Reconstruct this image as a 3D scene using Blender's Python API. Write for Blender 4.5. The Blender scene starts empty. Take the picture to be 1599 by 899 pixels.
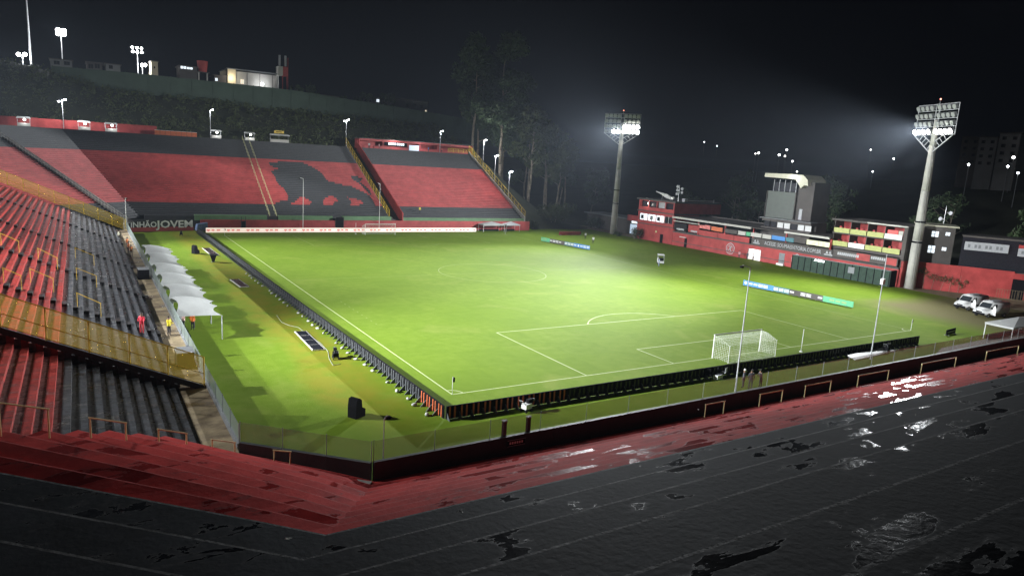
import bpy, bmesh, math, random
from mathutils import Vector, Matrix
random.seed(7)
R_ = math.radians
HAZE = .00009
sc = bpy.context.scene
col = sc.collection

# ------------------------------------------------------------------ camera
CAM = Vector((-25.132, -48.216, 19.151)); YAW, PIT, ROL, FPX = 0.56068, -0.18295, 0.060905, 1084.9
fwd = Vector((math.sin(YAW)*math.cos(PIT), math.cos(YAW)*math.cos(PIT), math.sin(PIT)))
r0 = Vector((math.cos(YAW), -math.sin(YAW), 0)); u0 = r0.cross(fwd)
rgt = r0*math.cos(ROL)+u0*math.sin(ROL); upv = -r0*math.sin(ROL)+u0*math.cos(ROL)
cd = bpy.data.cameras.new('camera'); cam = bpy.data.objects.new('camera', cd); col.objects.link(cam)
cd.sensor_width = 36; cd.lens = 36*FPX/1599; cd.clip_end = 4000; cd.clip_start = .1
m3 = Matrix((rgt, upv, -fwd)).transposed().to_4x4(); m3.translation = CAM; cam.matrix_world = m3
sc.camera = cam

# ------------------------------------------------------------------ night sky, a very faint added fill light with no visible source, exposure
w = bpy.data.worlds.new('World'); sc.world = w; w.use_nodes = True
bg = w.node_tree.nodes['Background']; bg.inputs[0].default_value = (.0012, .0014, .0022, 1); bg.inputs[1].default_value = 1.0
sl = bpy.data.lights.new('fill_sun', 'SUN'); sl.energy = .012; sl.angle = R_(10); sl.color = (.85, .9, 1)
so = bpy.data.objects.new('fill_sun', sl); so.rotation_euler = (R_(40), 0, R_(-40)); col.objects.link(so)
vs = sc.view_settings; vs.view_transform = 'Standard'; vs.look = 'None'; vs.exposure = 0; vs.gamma = 1
sc.render.engine = 'CYCLES'
try:
    sc.cycles.use_denoising = True; sc.cycles.max_bounces = 5; sc.cycles.diffuse_bounces = 3; sc.cycles.transparent_max_bounces = 16
    sc.cycles.volume_bounces = 0; sc.cycles.sample_clamp_indirect = 3
except Exception: pass

def lamp(kind, loc, power, color=(.93, .97, 1), aim=None, angle=80, blend=.5, rad=.5):
    l = bpy.data.lights.new('lamp_light', kind); l.energy = power; l.color = color
    l.shadow_soft_size = rad
    o = bpy.data.objects.new('lamp_light', l); col.objects.link(o); o.location = loc
    if kind == 'SPOT':
        l.spot_size = R_(angle); l.spot_blend = blend
        o.rotation_euler = (Vector(aim)-Vector(loc)).to_track_quat('-Z', 'Y').to_euler()
    return o

# ------------------------------------------------------------------ pixel -> place helpers (a pixel gives a direction, the plane gives the distance)
def ray(x, y): return fwd + rgt*((x-799.5)/FPX) - upv*((y-449.5)/FPX)
def atz(x, y, z): d = ray(x, y); return CAM + d*((z-CAM.z)/d.z)
def aty(x, y, Y): d = ray(x, y); return CAM + d*((Y-CAM.y)/d.y)
def atx(x, y, X): d = ray(x, y); return CAM + d*((X-CAM.x)/d.x)
def atplane(x, y, p0, n):
    d = ray(x, y); n = Vector(n); return CAM + d*((Vector(p0)-CAM).dot(n)/d.dot(n))

# ------------------------------------------------------------------ materials
def mat(name, c, rough=.7, var=.15, scale=1.5, bump=0., metal=0., emit=None, estr=0., alpha=1., wet=0., c2=None, spec=.5, bscale=None, fine=None, wrough=.2, wlo=.45, whi=.60):
    m = bpy.data.materials.new(name); m.use_nodes = True; nt = m.node_tree; N = nt.nodes; L = nt.links
    b = N['Principled BSDF']
    b.inputs['Roughness'].default_value = rough; b.inputs['Metallic'].default_value = metal
    b.inputs['Specular IOR Level'].default_value = spec
    tc = N.new('ShaderNodeTexCoord')
    geo = N.new('ShaderNodeNewGeometry')
    no = N.new('ShaderNodeTexNoise'); no.inputs['Scale'].default_value = scale; no.inputs['Detail'].default_value = 6; no.inputs['Roughness'].default_value = .65
    L.new(geo.outputs['Position'], no.inputs['Vector'])
    mx = N.new('ShaderNodeMix'); mx.data_type = 'RGBA'
    a = [max(0, k*(1-var)) for k in c]; d = [min(1, k*(1+var)) for k in (c2 or c)]
    mx.inputs[6].default_value = (*a, 1); mx.inputs[7].default_value = (*d, 1)
    cr = N.new('ShaderNodeMapRange'); cr.inputs[1].default_value = .3; cr.inputs[2].default_value = .7
    L.new(no.outputs['Fac'], cr.inputs[0]); L.new(cr.outputs[0], mx.inputs[0])
    L.new(mx.outputs[2], b.inputs['Base Color'])
    if wet:
        nw = N.new('ShaderNodeTexNoise'); nw.inputs['Scale'].default_value = wet; nw.inputs['Detail'].default_value = 8; nw.inputs['Roughness'].default_value = .6; nw.inputs['Distortion'].default_value = .35
        mp = N.new('ShaderNodeMapping'); mp.inputs['Scale'].default_value = (.45, 1, 1); L.new(geo.outputs['Position'], mp.inputs[0]); L.new(mp.outputs[0], nw.inputs[0])
        rr = N.new('ShaderNodeMapRange'); rr.inputs[1].default_value = whi-.008; rr.inputs[2].default_value = whi; rr.inputs[3].default_value = rough; rr.inputs[4].default_value = wrough
        L.new(nw.outputs['Fac'], rr.inputs[0]); L.new(rr.outputs[0], b.inputs['Roughness'])
        rs = N.new('ShaderNodeMapRange'); rs.inputs[1].default_value = wlo; rs.inputs[2].default_value = whi; rs.inputs[3].default_value = spec*.3; rs.inputs[4].default_value = spec
        L.new(nw.outputs['Fac'], rs.inputs[0]); L.new(rs.outputs[0], b.inputs['Specular IOR Level'])
        mw = N.new('ShaderNodeMix'); mw.data_type = 'RGBA'; mw.blend_type = 'MULTIPLY'
        r2 = N.new('ShaderNodeMapRange'); r2.inputs[1].default_value = wlo; r2.inputs[2].default_value = whi; L.new(nw.outputs['Fac'], r2.inputs[0])
        L.new(r2.outputs[0], mw.inputs[0]); L.new(mx.outputs[2], mw.inputs[6]); mw.inputs[7].default_value = (.55, .5, .5, 1)
        L.new(mw.outputs[2], b.inputs['Base Color'])
    if bump:
        nb = N.new('ShaderNodeTexNoise'); nb.inputs['Scale'].default_value = bscale or scale*6; nb.inputs['Detail'].default_value = 5
        L.new(geo.outputs['Position'], nb.inputs['Vector'])
        bp = N.new('ShaderNodeBump'); bp.inputs['Strength'].default_value = bump; bp.inputs['Distance'].default_value = .05
        L.new(nb.outputs['Fac'], bp.inputs['Height']); L.new(bp.outputs[0], b.inputs['Normal'])
    if emit is not None:
        b.inputs['Emission Color'].default_value = (*emit, 1); b.inputs['Emission Strength'].default_value = estr
        m.cycles.emission_sampling = 'NONE'
    b.inputs['Alpha'].default_value = alpha
    return m

M = {}
M['red'] = mat('red_paint', (.34, .036, .034), .62, .2, .5, .25, c2=(.40, .05, .046))
M['red_worn'] = mat('red_paint_worn', (.36, .045, .038), .6, .35, 2.2, .4, wet=1.6, wrough=.4, spec=.3)
M['red_terrace'] = mat('red_paint_terrace', (.42, .040, .036), .8, .3, .5, .2, wet=.7, bscale=5, spec=.35, wrough=.18, wlo=.54, whi=.57)
M['black_terrace'] = mat('black_paint_terrace', (.017, .020, .024), .8, .5, .45, .25, wet=.85, bscale=5, spec=.35, wrough=.16, wlo=.57, whi=.605)
M['nosing'] = mat('worn_nosing', (.085, .085, .085), .8, .8, 1.5, .4)
M['nosing_red'] = mat('worn_red_nosing', (.42, .040, .036), .8, .4, 1.2, .3)
M['black'] = mat('black_paint', (.026, .027, .03), .62, .25, 1, .2)
M['black_seat'] = mat('black_bench_paint', (.062, .066, .074), .55, .55, 2.6, .4, wet=1.5, wrough=.3)
M['wet_tread'] = mat('wet_tread', (.035, .034, .035), .5, .6, 3, .6, wet=2.2)
M['red_tread'] = mat('dark_red_tread', (.11, .035, .032), .55, .6, 3, .6, wet=2.2, c2=(.16, .09, .08))
M['green_paint'] = mat('green_paint', (.10, .20, .09), .6, .2, .6)
M['black_wall'] = mat('black_wall', (.022, .023, .025), .6, .3, .8, .3)
M['concrete'] = mat('concrete', (.34, .33, .30), .85, .2, 1.2, .4)
M['tan'] = mat('tan_concrete', (.33, .26, .16), .8, .3, .9, .4, wet=.6)
M['pole'] = mat('pole_concrete', (.42, .41, .37), .75, .15, .8, .2)
M['steel'] = mat('galvanised_steel', (.45, .46, .46), .45, .1, 4, 0, .6)
M['yellow'] = mat('yellow_paint', (.62, .42, .03), .5, .12, 3)
M['paleyellow'] = mat('pale_yellow_paint', (.62, .60, .30), .5, .15, 3)
M['white'] = mat('white_paint', (.78, .78, .76), .5, .05, 1)
M['fabric'] = mat('white_membrane', (.36, .37, .36), .6, .10, .7, .2, bscale=2)
M['dark'] = mat('dark_plastic', (.010, .010, .012), .85, .2, 5, spec=.06)
M['grey'] = mat('grey_metal', (.20, .21, .22), .5, .15, 3)
M['strut'] = mat('dull_strut', (.085, .09, .10), .6, .15, 3)
M['lightgrey'] = mat('light_grey_metal', (.42, .43, .45), .45, .15, 3)
M['orange'] = mat('orange_paint', (.62, .14, .05), .5, .15, 3)
M['rope'] = mat('cable_white', (.34, .35, .26), .7)
M['net'] = mat('net_cord', (.75, .76, .72), .8)
M['panel_dark'] = mat('dark_panel', (.018, .02, .026), .25, .2, 3)
M['blue'] = mat('blue_board', (.05, .22, .55), .5, .1, 1)
M['green_b'] = mat('green_board', (.10, .45, .22), .5, .1, 1)
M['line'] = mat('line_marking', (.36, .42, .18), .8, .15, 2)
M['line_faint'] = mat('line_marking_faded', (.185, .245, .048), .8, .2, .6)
M['bag'] = mat('sandbag_cloth', (.5, .5, .48), .8, .2, 6)
M['skin'] = mat('skin', (.22, .12, .075), .6)
M['hair'] = mat('hair', (.02, .015, .012), .7)
M['glasspane'] = mat('window_glass', (.03, .035, .04), .12, .1, 2)
M['brown'] = mat('dirt', (.20, .155, .09), .9, .3, .5, .5)
M['tyre'] = mat('tyre_rubber', (.02, .02, .02), .8)
M['darkgreen'] = mat('dark_green_mesh', (.025, .05, .035), .8, .3, 1.5, .3)
M['earth'] = mat('dark_earth', (.030, .036, .018), .95, .4, .08, .5)
M['bark'] = mat('pale_bark', (.30, .25, .19), .9, .3, 2, .5)
M['leaf'] = mat('leaf', (.045, .075, .028), .7, .45, .35)
M['leaf2'] = mat('leaf_olive', (.060, .078, .024), .7, .45, .35)
M['hillwall'] = mat('green_wall', (.052, .080, .058), .85, .2, .25, .2)
M['bwall'] = mat('pale_render', (.5, .48, .44), .85, .1, .3)
M['bdark'] = mat('dark_render', (.09, .08, .075), .85, .2, .3)
def emis(name, c, s, base=(.5, .5, .5)): return mat(name, base, .5, 0, emit=c, estr=s)
M['lamp_on'] = emis('lamp_lit', (1, .99, .95), 60)
M['bulb'] = emis('bulb_lit', (1, .98, .92), 14)
M['bulb_cool'] = emis('bulb_cool', (.92, .95, 1), 22)
M['lamp_off'] = mat('lamp_glass_off', (.30, .31, .30), .3, .1, 3)
M['led'] = emis('led_board_lit', (1, .80, .68), .85, (.6, .6, .6))
M['led_red'] = emis('led_red', (.80, .10, .08), .6, (.5, .05, .05))
M['win_lit'] = emis('window_lit', (.82, .92, 1), 1.2)
M['win_warm'] = emis('window_warm', (1, .85, .6), .9)
M['door_lit'] = emis('doorway_lit', (1, .93, .93), 1.3)
M['cream'] = mat('cream_render', (.6, .52, .36), .8, .1, .4)
M['hillgrey'] = mat('grey_render', (.20, .20, .20), .85, .15, .2)
M['bulb_s'] = emis('bulb_small', (1, .98, .92), 5)
M['win_bright'] = emis('window_bright', (.9, .95, 1), 2.5)
M['redlight'] = emis('beacon_red', (1, .25, .15), 6)

def glassy(name, c, alpha, rough=.12):
    m = bpy.data.materials.new(name); m.use_nodes = True; nt = m.node_tree; N = nt.nodes; L = nt.links
    b = N['Principled BSDF']; b.inputs['Base Color'].default_value = (*c, 1); b.inputs['Roughness'].default_value = rough
    lw = N.new('ShaderNodeLayerWeight'); lw.inputs[0].default_value = .35
    mr = N.new('ShaderNodeMapRange'); mr.inputs[3].default_value = alpha; mr.inputs[4].default_value = min(1, alpha+.55)
    L.new(lw.outputs['Facing'], mr.inputs[0]); L.new(mr.outputs[0], b.inputs['Alpha'])
    return m
M['glass'] = glassy('fence_glass', (.30, .37, .34), .14)
M['glass_dirty'] = glassy('fence_glass_dusty', (.22, .27, .25), .14, .3)
def meshy(name, c, alpha):
    m = bpy.data.materials.new(name); m.use_nodes = True; b = m.node_tree.nodes['Principled BSDF']
    N, L = m.node_tree.nodes, m.node_tree.links
    b.inputs['Base Color'].default_value = (*c, 1); b.inputs['Roughness'].default_value = .6
    tl = N.new('ShaderNodeBsdfTranslucent'); tl.inputs[0].default_value = (*c, 1); tr = N.new('ShaderNodeBsdfTransparent')
    m1 = N.new('ShaderNodeMixShader'); m1.inputs[0].default_value = .5; L.new(b.outputs[0], m1.inputs[1]); L.new(tl.outputs[0], m1.inputs[2])
    m2 = N.new('ShaderNodeMixShader'); m2.inputs[0].default_value = alpha; L.new(tr.outputs[0], m2.inputs[1]); L.new(m1.outputs[0], m2.inputs[2])
    L.new(m2.outputs[0], N['Material Output'].inputs[0])
    return m
M['ymesh'] = meshy('yellow_wire_mesh', (.60, .42, .06), .34)
M['netmesh'] = meshy('goal_net', (.75, .77, .72), .20)
M['gmesh'] = meshy('green_wire_mesh', (.20, .27, .20), .16)

def grass_mat():
    m = bpy.data.materials.new('turf'); m.use_nodes = True; nt = m.node_tree; N = nt.nodes; L = nt.links
    b = N['Principled BSDF']; b.inputs['Roughness'].default_value = .85; b.inputs['Specular IOR Level'].default_value = .06
    geo = N.new('ShaderNodeNewGeometry'); sep = N.new('ShaderNodeSeparateXYZ'); L.new(geo.outputs['Position'], sep.inputs[0])
    def noise(s, d=5, dist=0.):
        n = N.new('ShaderNodeTexNoise'); n.inputs['Scale'].default_value = s; n.inputs['Detail'].default_value = d; n.inputs['Distortion'].default_value = dist
        L.new(geo.outputs['Position'], n.inputs[0]); return n.outputs['Fac']
    def rng(f, a, c, o0=0., o1=1.):
        r = N.new('ShaderNodeMapRange'); r.inputs[1].default_value = a; r.inputs[2].default_value = c; r.inputs[3].default_value = o0; r.inputs[4].default_value = o1
        L.new(f, r.inputs[0]); return r.outputs[0]
    def mixc(f, A, B, mode='MIX'):
        x = N.new('ShaderNodeMix'); x.data_type = 'RGBA'; x.blend_type = mode; L.new(f, x.inputs[0])
        for i, v in ((6, A), (7, B)):
            if isinstance(v, tuple): x.inputs[i].default_value = (*v, 1)
            else: L.new(v, x.inputs[i])
        return x.outputs[2]
    def math_(op, a, c):
        x = N.new('ShaderNodeMath'); x.operation = op
        for i, v in ((0, a), (1, c)):
            if isinstance(v, (int, float)): x.inputs[i].default_value = v
            else: L.new(v, x.inputs[i])
        return x.outputs[0]
    X, Y = sep.outputs[0], sep.outputs[1]
    base = mixc(rng(noise(.06), .35, .65), (.132, .208, .014), (.160, .232, .026))
    base = mixc(rng(noise(.9, 8), .3, .7), base, (.122, .196, .012))
    # mown squares, barely there
    ck = N.new('ShaderNodeTexChecker'); ck.inputs['Scale'].default_value = 1/5.5; L.new(geo.outputs['Position'], ck.inputs['Vector'])
    ck.inputs[1].default_value = (1, 1, 1, 1); ck.inputs[2].default_value = (.93, .95, .9, 1)
    f1 = N.new('ShaderNodeValue'); f1.outputs[0].default_value = .8
    base = mixc(f1.outputs[0], base, ck.outputs[0], 'MULTIPLY')
    # pale worn patches on the playing area
    base = mixc(math_('MULTIPLY', rng(noise(.16, 6, .8), .58, .72), .5), base, (.20, .245, .045))
    # yellowed strip trodden along the left boards
    wob = math_('MULTIPLY', math_('SUBTRACT', noise(.09, 4), .5), 7.)
    dx = math_('ABSOLUTE', math_('ADD', math_('ADD', X, 6.9), wob), 0.)
    ym = rng(dx, 3.4, 1.5); ym = math_('MULTIPLY', ym, rng(noise(.5, 6), .25, .55))
    ym = math_('MULTIPLY', ym, rng(Y, -8., 2.))
    base = mixc(math_('MULTIPLY', ym, .85), base, (.205, .195, .020))
    # dirt track by the vans
    dm = math_('MULTIPLY', rng(math_('ADD', X, math_('MULTIPLY', wob, .8)), 76., 84.), rng(math_('ADD', Y, wob), 17., 11.))
    base = mixc(math_('MULTIPLY', dm, .9), base, (.17, .145, .075))
    L.new(base, b.inputs['Base Color'])
    bp = N.new('ShaderNodeBump'); bp.inputs['Strength'].default_value = .5; bp.inputs['Distance'].default_value = .03
    L.new(noise(14, 6), bp.inputs['Height']); L.new(bp.outputs[0], b.inputs['Normal'])
    return m
M['grass'] = grass_mat()

# ------------------------------------------------------------------ mesh builder
class MB:
    def __init__(s): s.v = []; s.f = []; s.m = []
    def add(s, vs, fs, mi=0):
        o = len(s.v); s.v += [tuple(p) for p in vs]
        for f in fs: s.f.append(tuple(i+o for i in f)); s.m.append(mi)
    def quad(s, a, b, c, d, mi=0): s.add([a, b, c, d], [(0, 1, 2, 3)], mi)
    def poly(s, pts, mi=0): s.add(pts, [tuple(range(len(pts)))], mi)
    def hexa(s, p, mi=0):   # 8 points: bottom ring 0-3, top ring 4-7
        s.add(p, [(3, 2, 1, 0), (4, 5, 6, 7), (0, 1, 5, 4), (1, 2, 6, 5), (2, 3, 7, 6), (3, 0, 4, 7)], mi)
    def box(s, x0, x1, y0, y1, z0, z1, mi=0):
        s.hexa([(x0, y0, z0), (x1, y0, z0), (x1, y1, z0), (x0, y1, z0), (x0, y0, z1), (x1, y0, z1), (x1, y1, z1), (x0, y1, z1)], mi)
    def obox(s, c, a, b, h, mi=0):  # centre, half vectors
        c, a, b, h = Vector(c), Vector(a), Vector(b), Vector(h)
        s.hexa([c-a-b-h, c+a-b-h, c+a+b-h, c-a+b-h, c-a-b+h, c+a-b+h, c+a+b+h, c-a+b+h], mi)
    def tube(s, p, q, ra, rb=None, n=8, mi=0):
        p, q = Vector(p), Vector(q); rb = ra if rb is None else rb
        d = (q-p).normalized(); a = d.orthogonal().normalized(); b = d.cross(a)
        vs = []
        for c, r in ((p, ra), (q, rb)):
            for i in range(n):
                t = 2*math.pi*i/n; vs.append(c+a*(r*math.cos(t))+b*(r*math.sin(t)))
        s.add(vs, [(i, (i+1) % n, n+(i+1) % n, n+i) for i in range(n)]+[tuple(reversed(range(n))), tuple(range(n, 2*n))], mi)
    def ball(s, c, rx, ry=None, rz=None, nu=10, nv=6, mi=0):
        ry = ry or rx; rz = rz or rx; c = Vector(c); vs = []
        for j in range(nv+1):
            ph = math.pi*j/nv
            for i in range(nu):
                t = 2*math.pi*i/nu; vs.append(c+Vector((rx*math.sin(ph)*math.cos(t), ry*math.sin(ph)*math.sin(t), rz*math.cos(ph))))
        s.add(vs, [(j*nu+i, j*nu+(i+1) % nu, (j+1)*nu+(i+1) % nu, (j+1)*nu+i) for j in range(nv) for i in range(nu)], mi)
    def prism(s, pts, off, mi=0):
        n = len(pts); off = Vector(off); A = [Vector(p) for p in pts]; B = [p+off for p in A]
        s.add(A+B, [tuple(reversed(range(n))), tuple(range(n, 2*n))]+[(i, (i+1) % n, n+(i+1) % n, n+i) for i in range(n)], mi)
    def mesh(s, name, mats, smooth=False):
        me = bpy.data.meshes.new(name); me.from_pydata(s.v, [], s.f)
        for k in (mats if isinstance(mats, (list, tuple)) else [mats]): me.materials.append(M[k] if isinstance(k, str) else k)
        me.polygons.foreach_set('material_index', s.m)
        if smooth: me.polygons.foreach_set('use_smooth', [True]*len(s.f))
        me.update(); return me
    def build(s, name, mats, parent=None, smooth=False, loc=None):
        return link(name, s.mesh(name, mats, smooth), parent, loc)
def link(name, me, parent=None, loc=None, rz=None):
    o = bpy.data.objects.new(name, me); col.objects.link(o)
    if loc is not None: o.location = loc
    if rz is not None: o.rotation_euler = (0, 0, rz)
    if parent is not None: o.parent = parent
    return o
def tag(o, label, cat, group=None):
    o['label'] = label; o['category'] = cat
    if group: o['group'] = group
    return o
def thing(name, label, cat, group=None, loc=(0, 0, 0), rz=0):
    o = link(name, None, None, loc, rz); o.empty_display_size = .3
    return tag(o, label, cat, group)
def struct(o): o['kind'] = 'structure'; return o
def copy_tree(o, loc=None, rz=None, label=None, parent=None):
    c = o.copy(); col.objects.link(c); c.parent = parent
    if loc is not None: c.location = loc
    if rz is not None: c.rotation_euler = (0, 0, rz)
    if label: c['label'] = label
    for ch in [k for k in o.children]: copy_tree(ch, parent=c)
    return c
def text_mesh(body, size, mtx, material, extrude=.01, name='lettering', sx=1., bold=0.):
    cu = bpy.data.curves.new('t', 'FONT'); cu.body = body; cu.size = size; cu.extrude = extrude; cu.align_x = 'CENTER'; cu.align_y = 'CENTER'; cu.resolution_u = 2; cu.offset = bold
    o = bpy.data.objects.new('t', cu); col.objects.link(o)
    me = bpy.data.meshes.new_from_object(o.evaluated_get(bpy.context.evaluated_depsgraph_get()))
    bpy.data.objects.remove(o); me.materials.clear(); me.materials.append(M[material])
    me.transform(Matrix.Diagonal((sx, 1, 1, 1))); me.transform(mtx); me.name = name
    return me
def frame_mtx(o, right, up):
    r, u = Vector(right).normalized(), Vector(up).normalized(); n = r.cross(u)
    m = Matrix((r, u, n)).transposed().to_4x4(); m.translation = Vector(o); return m

def at_base(o, loc):
    loc = Vector(loc)
    for c in o.children: c.location = Vector(c.location)-loc
    o.location = Vector(o.location)+loc
    return o
def sm(a, b, x):
    t = max(0., min(1., (x-a)/(b-a))); return t*t*(3-2*t)

# ------------------------------------------------------------------ terrain
def terrain(x, y):
    z = -.06
    if x < -21.5: z = max(z, min(.45*(-18.3-x)+2-2.4, 15.5))
    if y < -19: z = max(z, min(.42*(-14.8-y)+1.5-2.6, 13.2))
    n = math.sin(x*.05+1)*math.cos(y*.043)*1.5+math.sin(x*.021)*2
    if y > 119:
        f = min(.5*(y-114)+2.5-2.8, 18.6)
        f += (12.4+min(2.4, max(-3.2, -x*.028))) * sm(155, 186, y)
        f += sm(-14, -42, x)*4.6*sm(160, 185, y)
        f += (n*.5+3)*sm(190, 300, y)
        z = max(z, f*(1-sm(84, 108, x))+(-.06)*sm(84, 108, x)) if x < 108 else z
    if x < -45 and y > 60: z = max(z, 15.5+sm(-60, -110, x)*6+sm(100, 160, y)*3)
    if x > 150: z = max(z, -.06+sm(150, 420, x)*(30+n*2.2)*(.55+.45*sm(420, 60, y)))
    if y > 260: z = max(z, sm(260, 600, y)*(22+n*1.5))
    return z
def axis(a, b, step, ext):
    L = [a+i*step for i in range(int((b-a)/step)+1)]
    return [-ext, -ext*.5, a-300, a-120, a-50]+L+[b+50, b+120, b+300, ext*.5, ext]
xs = axis(-120, 180, 3, 2600); ys = axis(-90, 300, 3, 2600)
g = MB(); g.v = [(x, y, terrain(x, y)) for y in ys for x in xs]; nx = len(xs)
g.f = [(j*nx+i, j*nx+i+1, (j+1)*nx+i+1, (j+1)*nx+i) for j in range(len(ys)-1) for i in range(nx-1)]; g.m = [0]*len(g.f)
struct(g.build('ground', 'earth', smooth=True))

# ------------------------------------------------------------------ turf and markings
g = MB(); g.quad((-19.5, -22, 0), (103.6, -22, 0), (103.6, 116, 0), (-19.5, 116, 0)); struct(g.build('grass_pitch', 'grass'))
g = MB(); g.quad((103.6, -22, -.004), (140, -40, -.004), (140, 30, -.004), (103.6, 30, -.004))
g.quad((103.6, 92, -.004), (135, 92, -.004), (135, 125, -.004), (103.6, 125, -.004)); struct(g.build('dirt_yard', 'brown'))
def mark(name, rects, m='line'):
    g = MB()
    for x0, x1, y0, y1 in rects: g.quad((x0, y0, .004), (x1, y0, .004), (x1, y1, .004), (x0, y1, .004))
    return struct(g.build(name, m))
t_ = .07
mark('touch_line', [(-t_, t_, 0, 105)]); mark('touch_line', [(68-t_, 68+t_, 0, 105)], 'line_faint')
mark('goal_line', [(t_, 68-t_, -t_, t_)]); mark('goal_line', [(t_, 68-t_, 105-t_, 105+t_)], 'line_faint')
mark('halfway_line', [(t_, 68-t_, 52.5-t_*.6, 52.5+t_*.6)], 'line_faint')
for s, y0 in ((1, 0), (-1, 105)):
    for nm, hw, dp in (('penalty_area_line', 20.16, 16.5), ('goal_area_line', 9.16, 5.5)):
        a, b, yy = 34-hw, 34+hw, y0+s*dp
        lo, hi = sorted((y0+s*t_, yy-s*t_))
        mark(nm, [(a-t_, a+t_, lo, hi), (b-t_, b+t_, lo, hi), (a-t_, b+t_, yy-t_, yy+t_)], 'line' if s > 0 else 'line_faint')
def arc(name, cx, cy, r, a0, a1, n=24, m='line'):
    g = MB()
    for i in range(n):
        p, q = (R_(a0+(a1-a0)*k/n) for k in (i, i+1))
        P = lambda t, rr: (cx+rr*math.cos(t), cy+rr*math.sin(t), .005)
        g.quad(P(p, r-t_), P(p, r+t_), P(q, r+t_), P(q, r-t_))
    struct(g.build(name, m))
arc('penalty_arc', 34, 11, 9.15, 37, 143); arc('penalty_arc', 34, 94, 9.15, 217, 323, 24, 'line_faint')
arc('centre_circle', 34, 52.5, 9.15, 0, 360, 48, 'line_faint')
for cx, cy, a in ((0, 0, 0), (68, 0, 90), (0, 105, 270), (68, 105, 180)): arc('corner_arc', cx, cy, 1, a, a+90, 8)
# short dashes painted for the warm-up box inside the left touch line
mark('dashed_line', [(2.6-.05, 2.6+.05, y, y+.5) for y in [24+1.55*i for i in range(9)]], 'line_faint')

# ------------------------------------------------------------------ near terrace (where the camera stands), a straight side and a diagonal corner
V0 = Vector((-12.2, -14.8)); dd = Vector((-.731, .682)); nn = Vector((-.682, -.731))
us = [0, 1.355, 2.71, 4.065, 5.42, 6.775, 8.13, 9.485, 10.84, 12.195, 13.55, 16.55, 19.45, 22.15, 25.2, 28.1, 31.0, 33.2]
zu = lambda u: 1.5+.42*u
def near_pt(u, x): return Vector((x, -14.8-u, 0))
def vertex(u): return Vector((-12.2-.5036*u, -14.8-u, 0))
near = thing('seating_terrace', 'wide wet concrete terrace, red lower steps and black upper steps, behind the near goal', 'terrace')
diag = thing('seating_terrace', 'angled corner terrace with red then black wet steps above the black corner wall', 'terrace')
for k in range(len(us)-1):
    ua, ub = us[k], us[k+1]; za, zb = zu(ua), zu(ub); zt = za+(zb-za)*.10
    red = k < 10; mt = [('red_terrace' if red else 'black_terrace'), ('nosing_red' if red else 'nosing')]
    lip = .05 if red else .085
    # straight side: lip, tread, riser, cut into bays so the edge is not ruler straight
    def lf(u):
        T = [(0, .45), (2.7, 1.15), (5.4, 1.35), (8.1, 1.25), (10.8, 1.0), (13.5, .3), (17, .1), (20, 0), (99, 0)]
        for (a, va_), (b, vb_) in zip(T, T[1:]):
            if a <= u <= b: return va_+(vb_-va_)*(u-a)/(b-a)
    def strip(pts_front, pts_back, parent, name='step', lift=False):
        g = MB(); n = len(pts_front)
        fa, fb = (lf(ua), lf(ub)) if lift else (0, 0)
        pts_front = [q+Vector((0, 0, fa*(1-i/(n-1))**.7)) for i, q in enumerate(pts_front)]
        pts_back = [q+Vector((0, 0, fb*(1-i/(n-1))**.7)) for i, q in enumerate(pts_back)]
        for i in range(n-1):
            j = [random.uniform(-.012, .012) for _ in range(2)]
            f0, f1, b0, b1 = pts_front[i], pts_front[i+1], pts_back[i], pts_back[i+1]
            o0, o1 = [Vector((e.x, e.y, 0)).normalized()*lip for e in (b0-f0, b1-f1)]
            F0, F1 = f0+Vector((0, 0, za)), f1+Vector((0, 0, za))
            L0, L1 = f0+o0+Vector((0, 0, za+.001)), f1+o1+Vector((0, 0, za+.001))
            B0, B1 = b0+Vector((0, 0, zt)), b1+Vector((0, 0, zt))
            g.quad(F1, F0, L0, L1, 1); g.quad(L1, L0, B0, B1, 0)
            g.quad(B1, B0, b0+Vector((0, 0, zb)), b1+Vector((0, 0, zb)), 0)
        g.build(name, mt, parent)
    va, vb = vertex(ua), vertex(ub)
    xr = 118-ua*.7
    nb = 16
    strip([va+(near_pt(ua, xr)-va)*(i/nb) for i in range(nb+1)], [vb+(near_pt(ub, xr)-vb)*(i/nb) for i in range(nb+1)], near)
    # diagonal: from left end (under the left terrace) to the crease
    def dl(u, zz):
        x = -18.3-(zz-2)/.45-2.2; v = vertex(u); t = (x-v.x)/dd.x
        return v+Vector((dd.x*t, dd.y*t, 0))
    la, lb = dl(ua, za), dl(ub, zb)
    if k == 0: la = vertex(ua)+Vector((dd.x, dd.y, 0))*8.0
    nb = 8
    strip([la+(va-la)*(i/nb) for i in range(nb+1)], [lb+(vb-lb)*(i/nb) for i in range(nb+1)], diag, lift=True)
at_base(near, (40, -20, 1.5)); at_base(diag, (-16, -16, 1.5))

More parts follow.
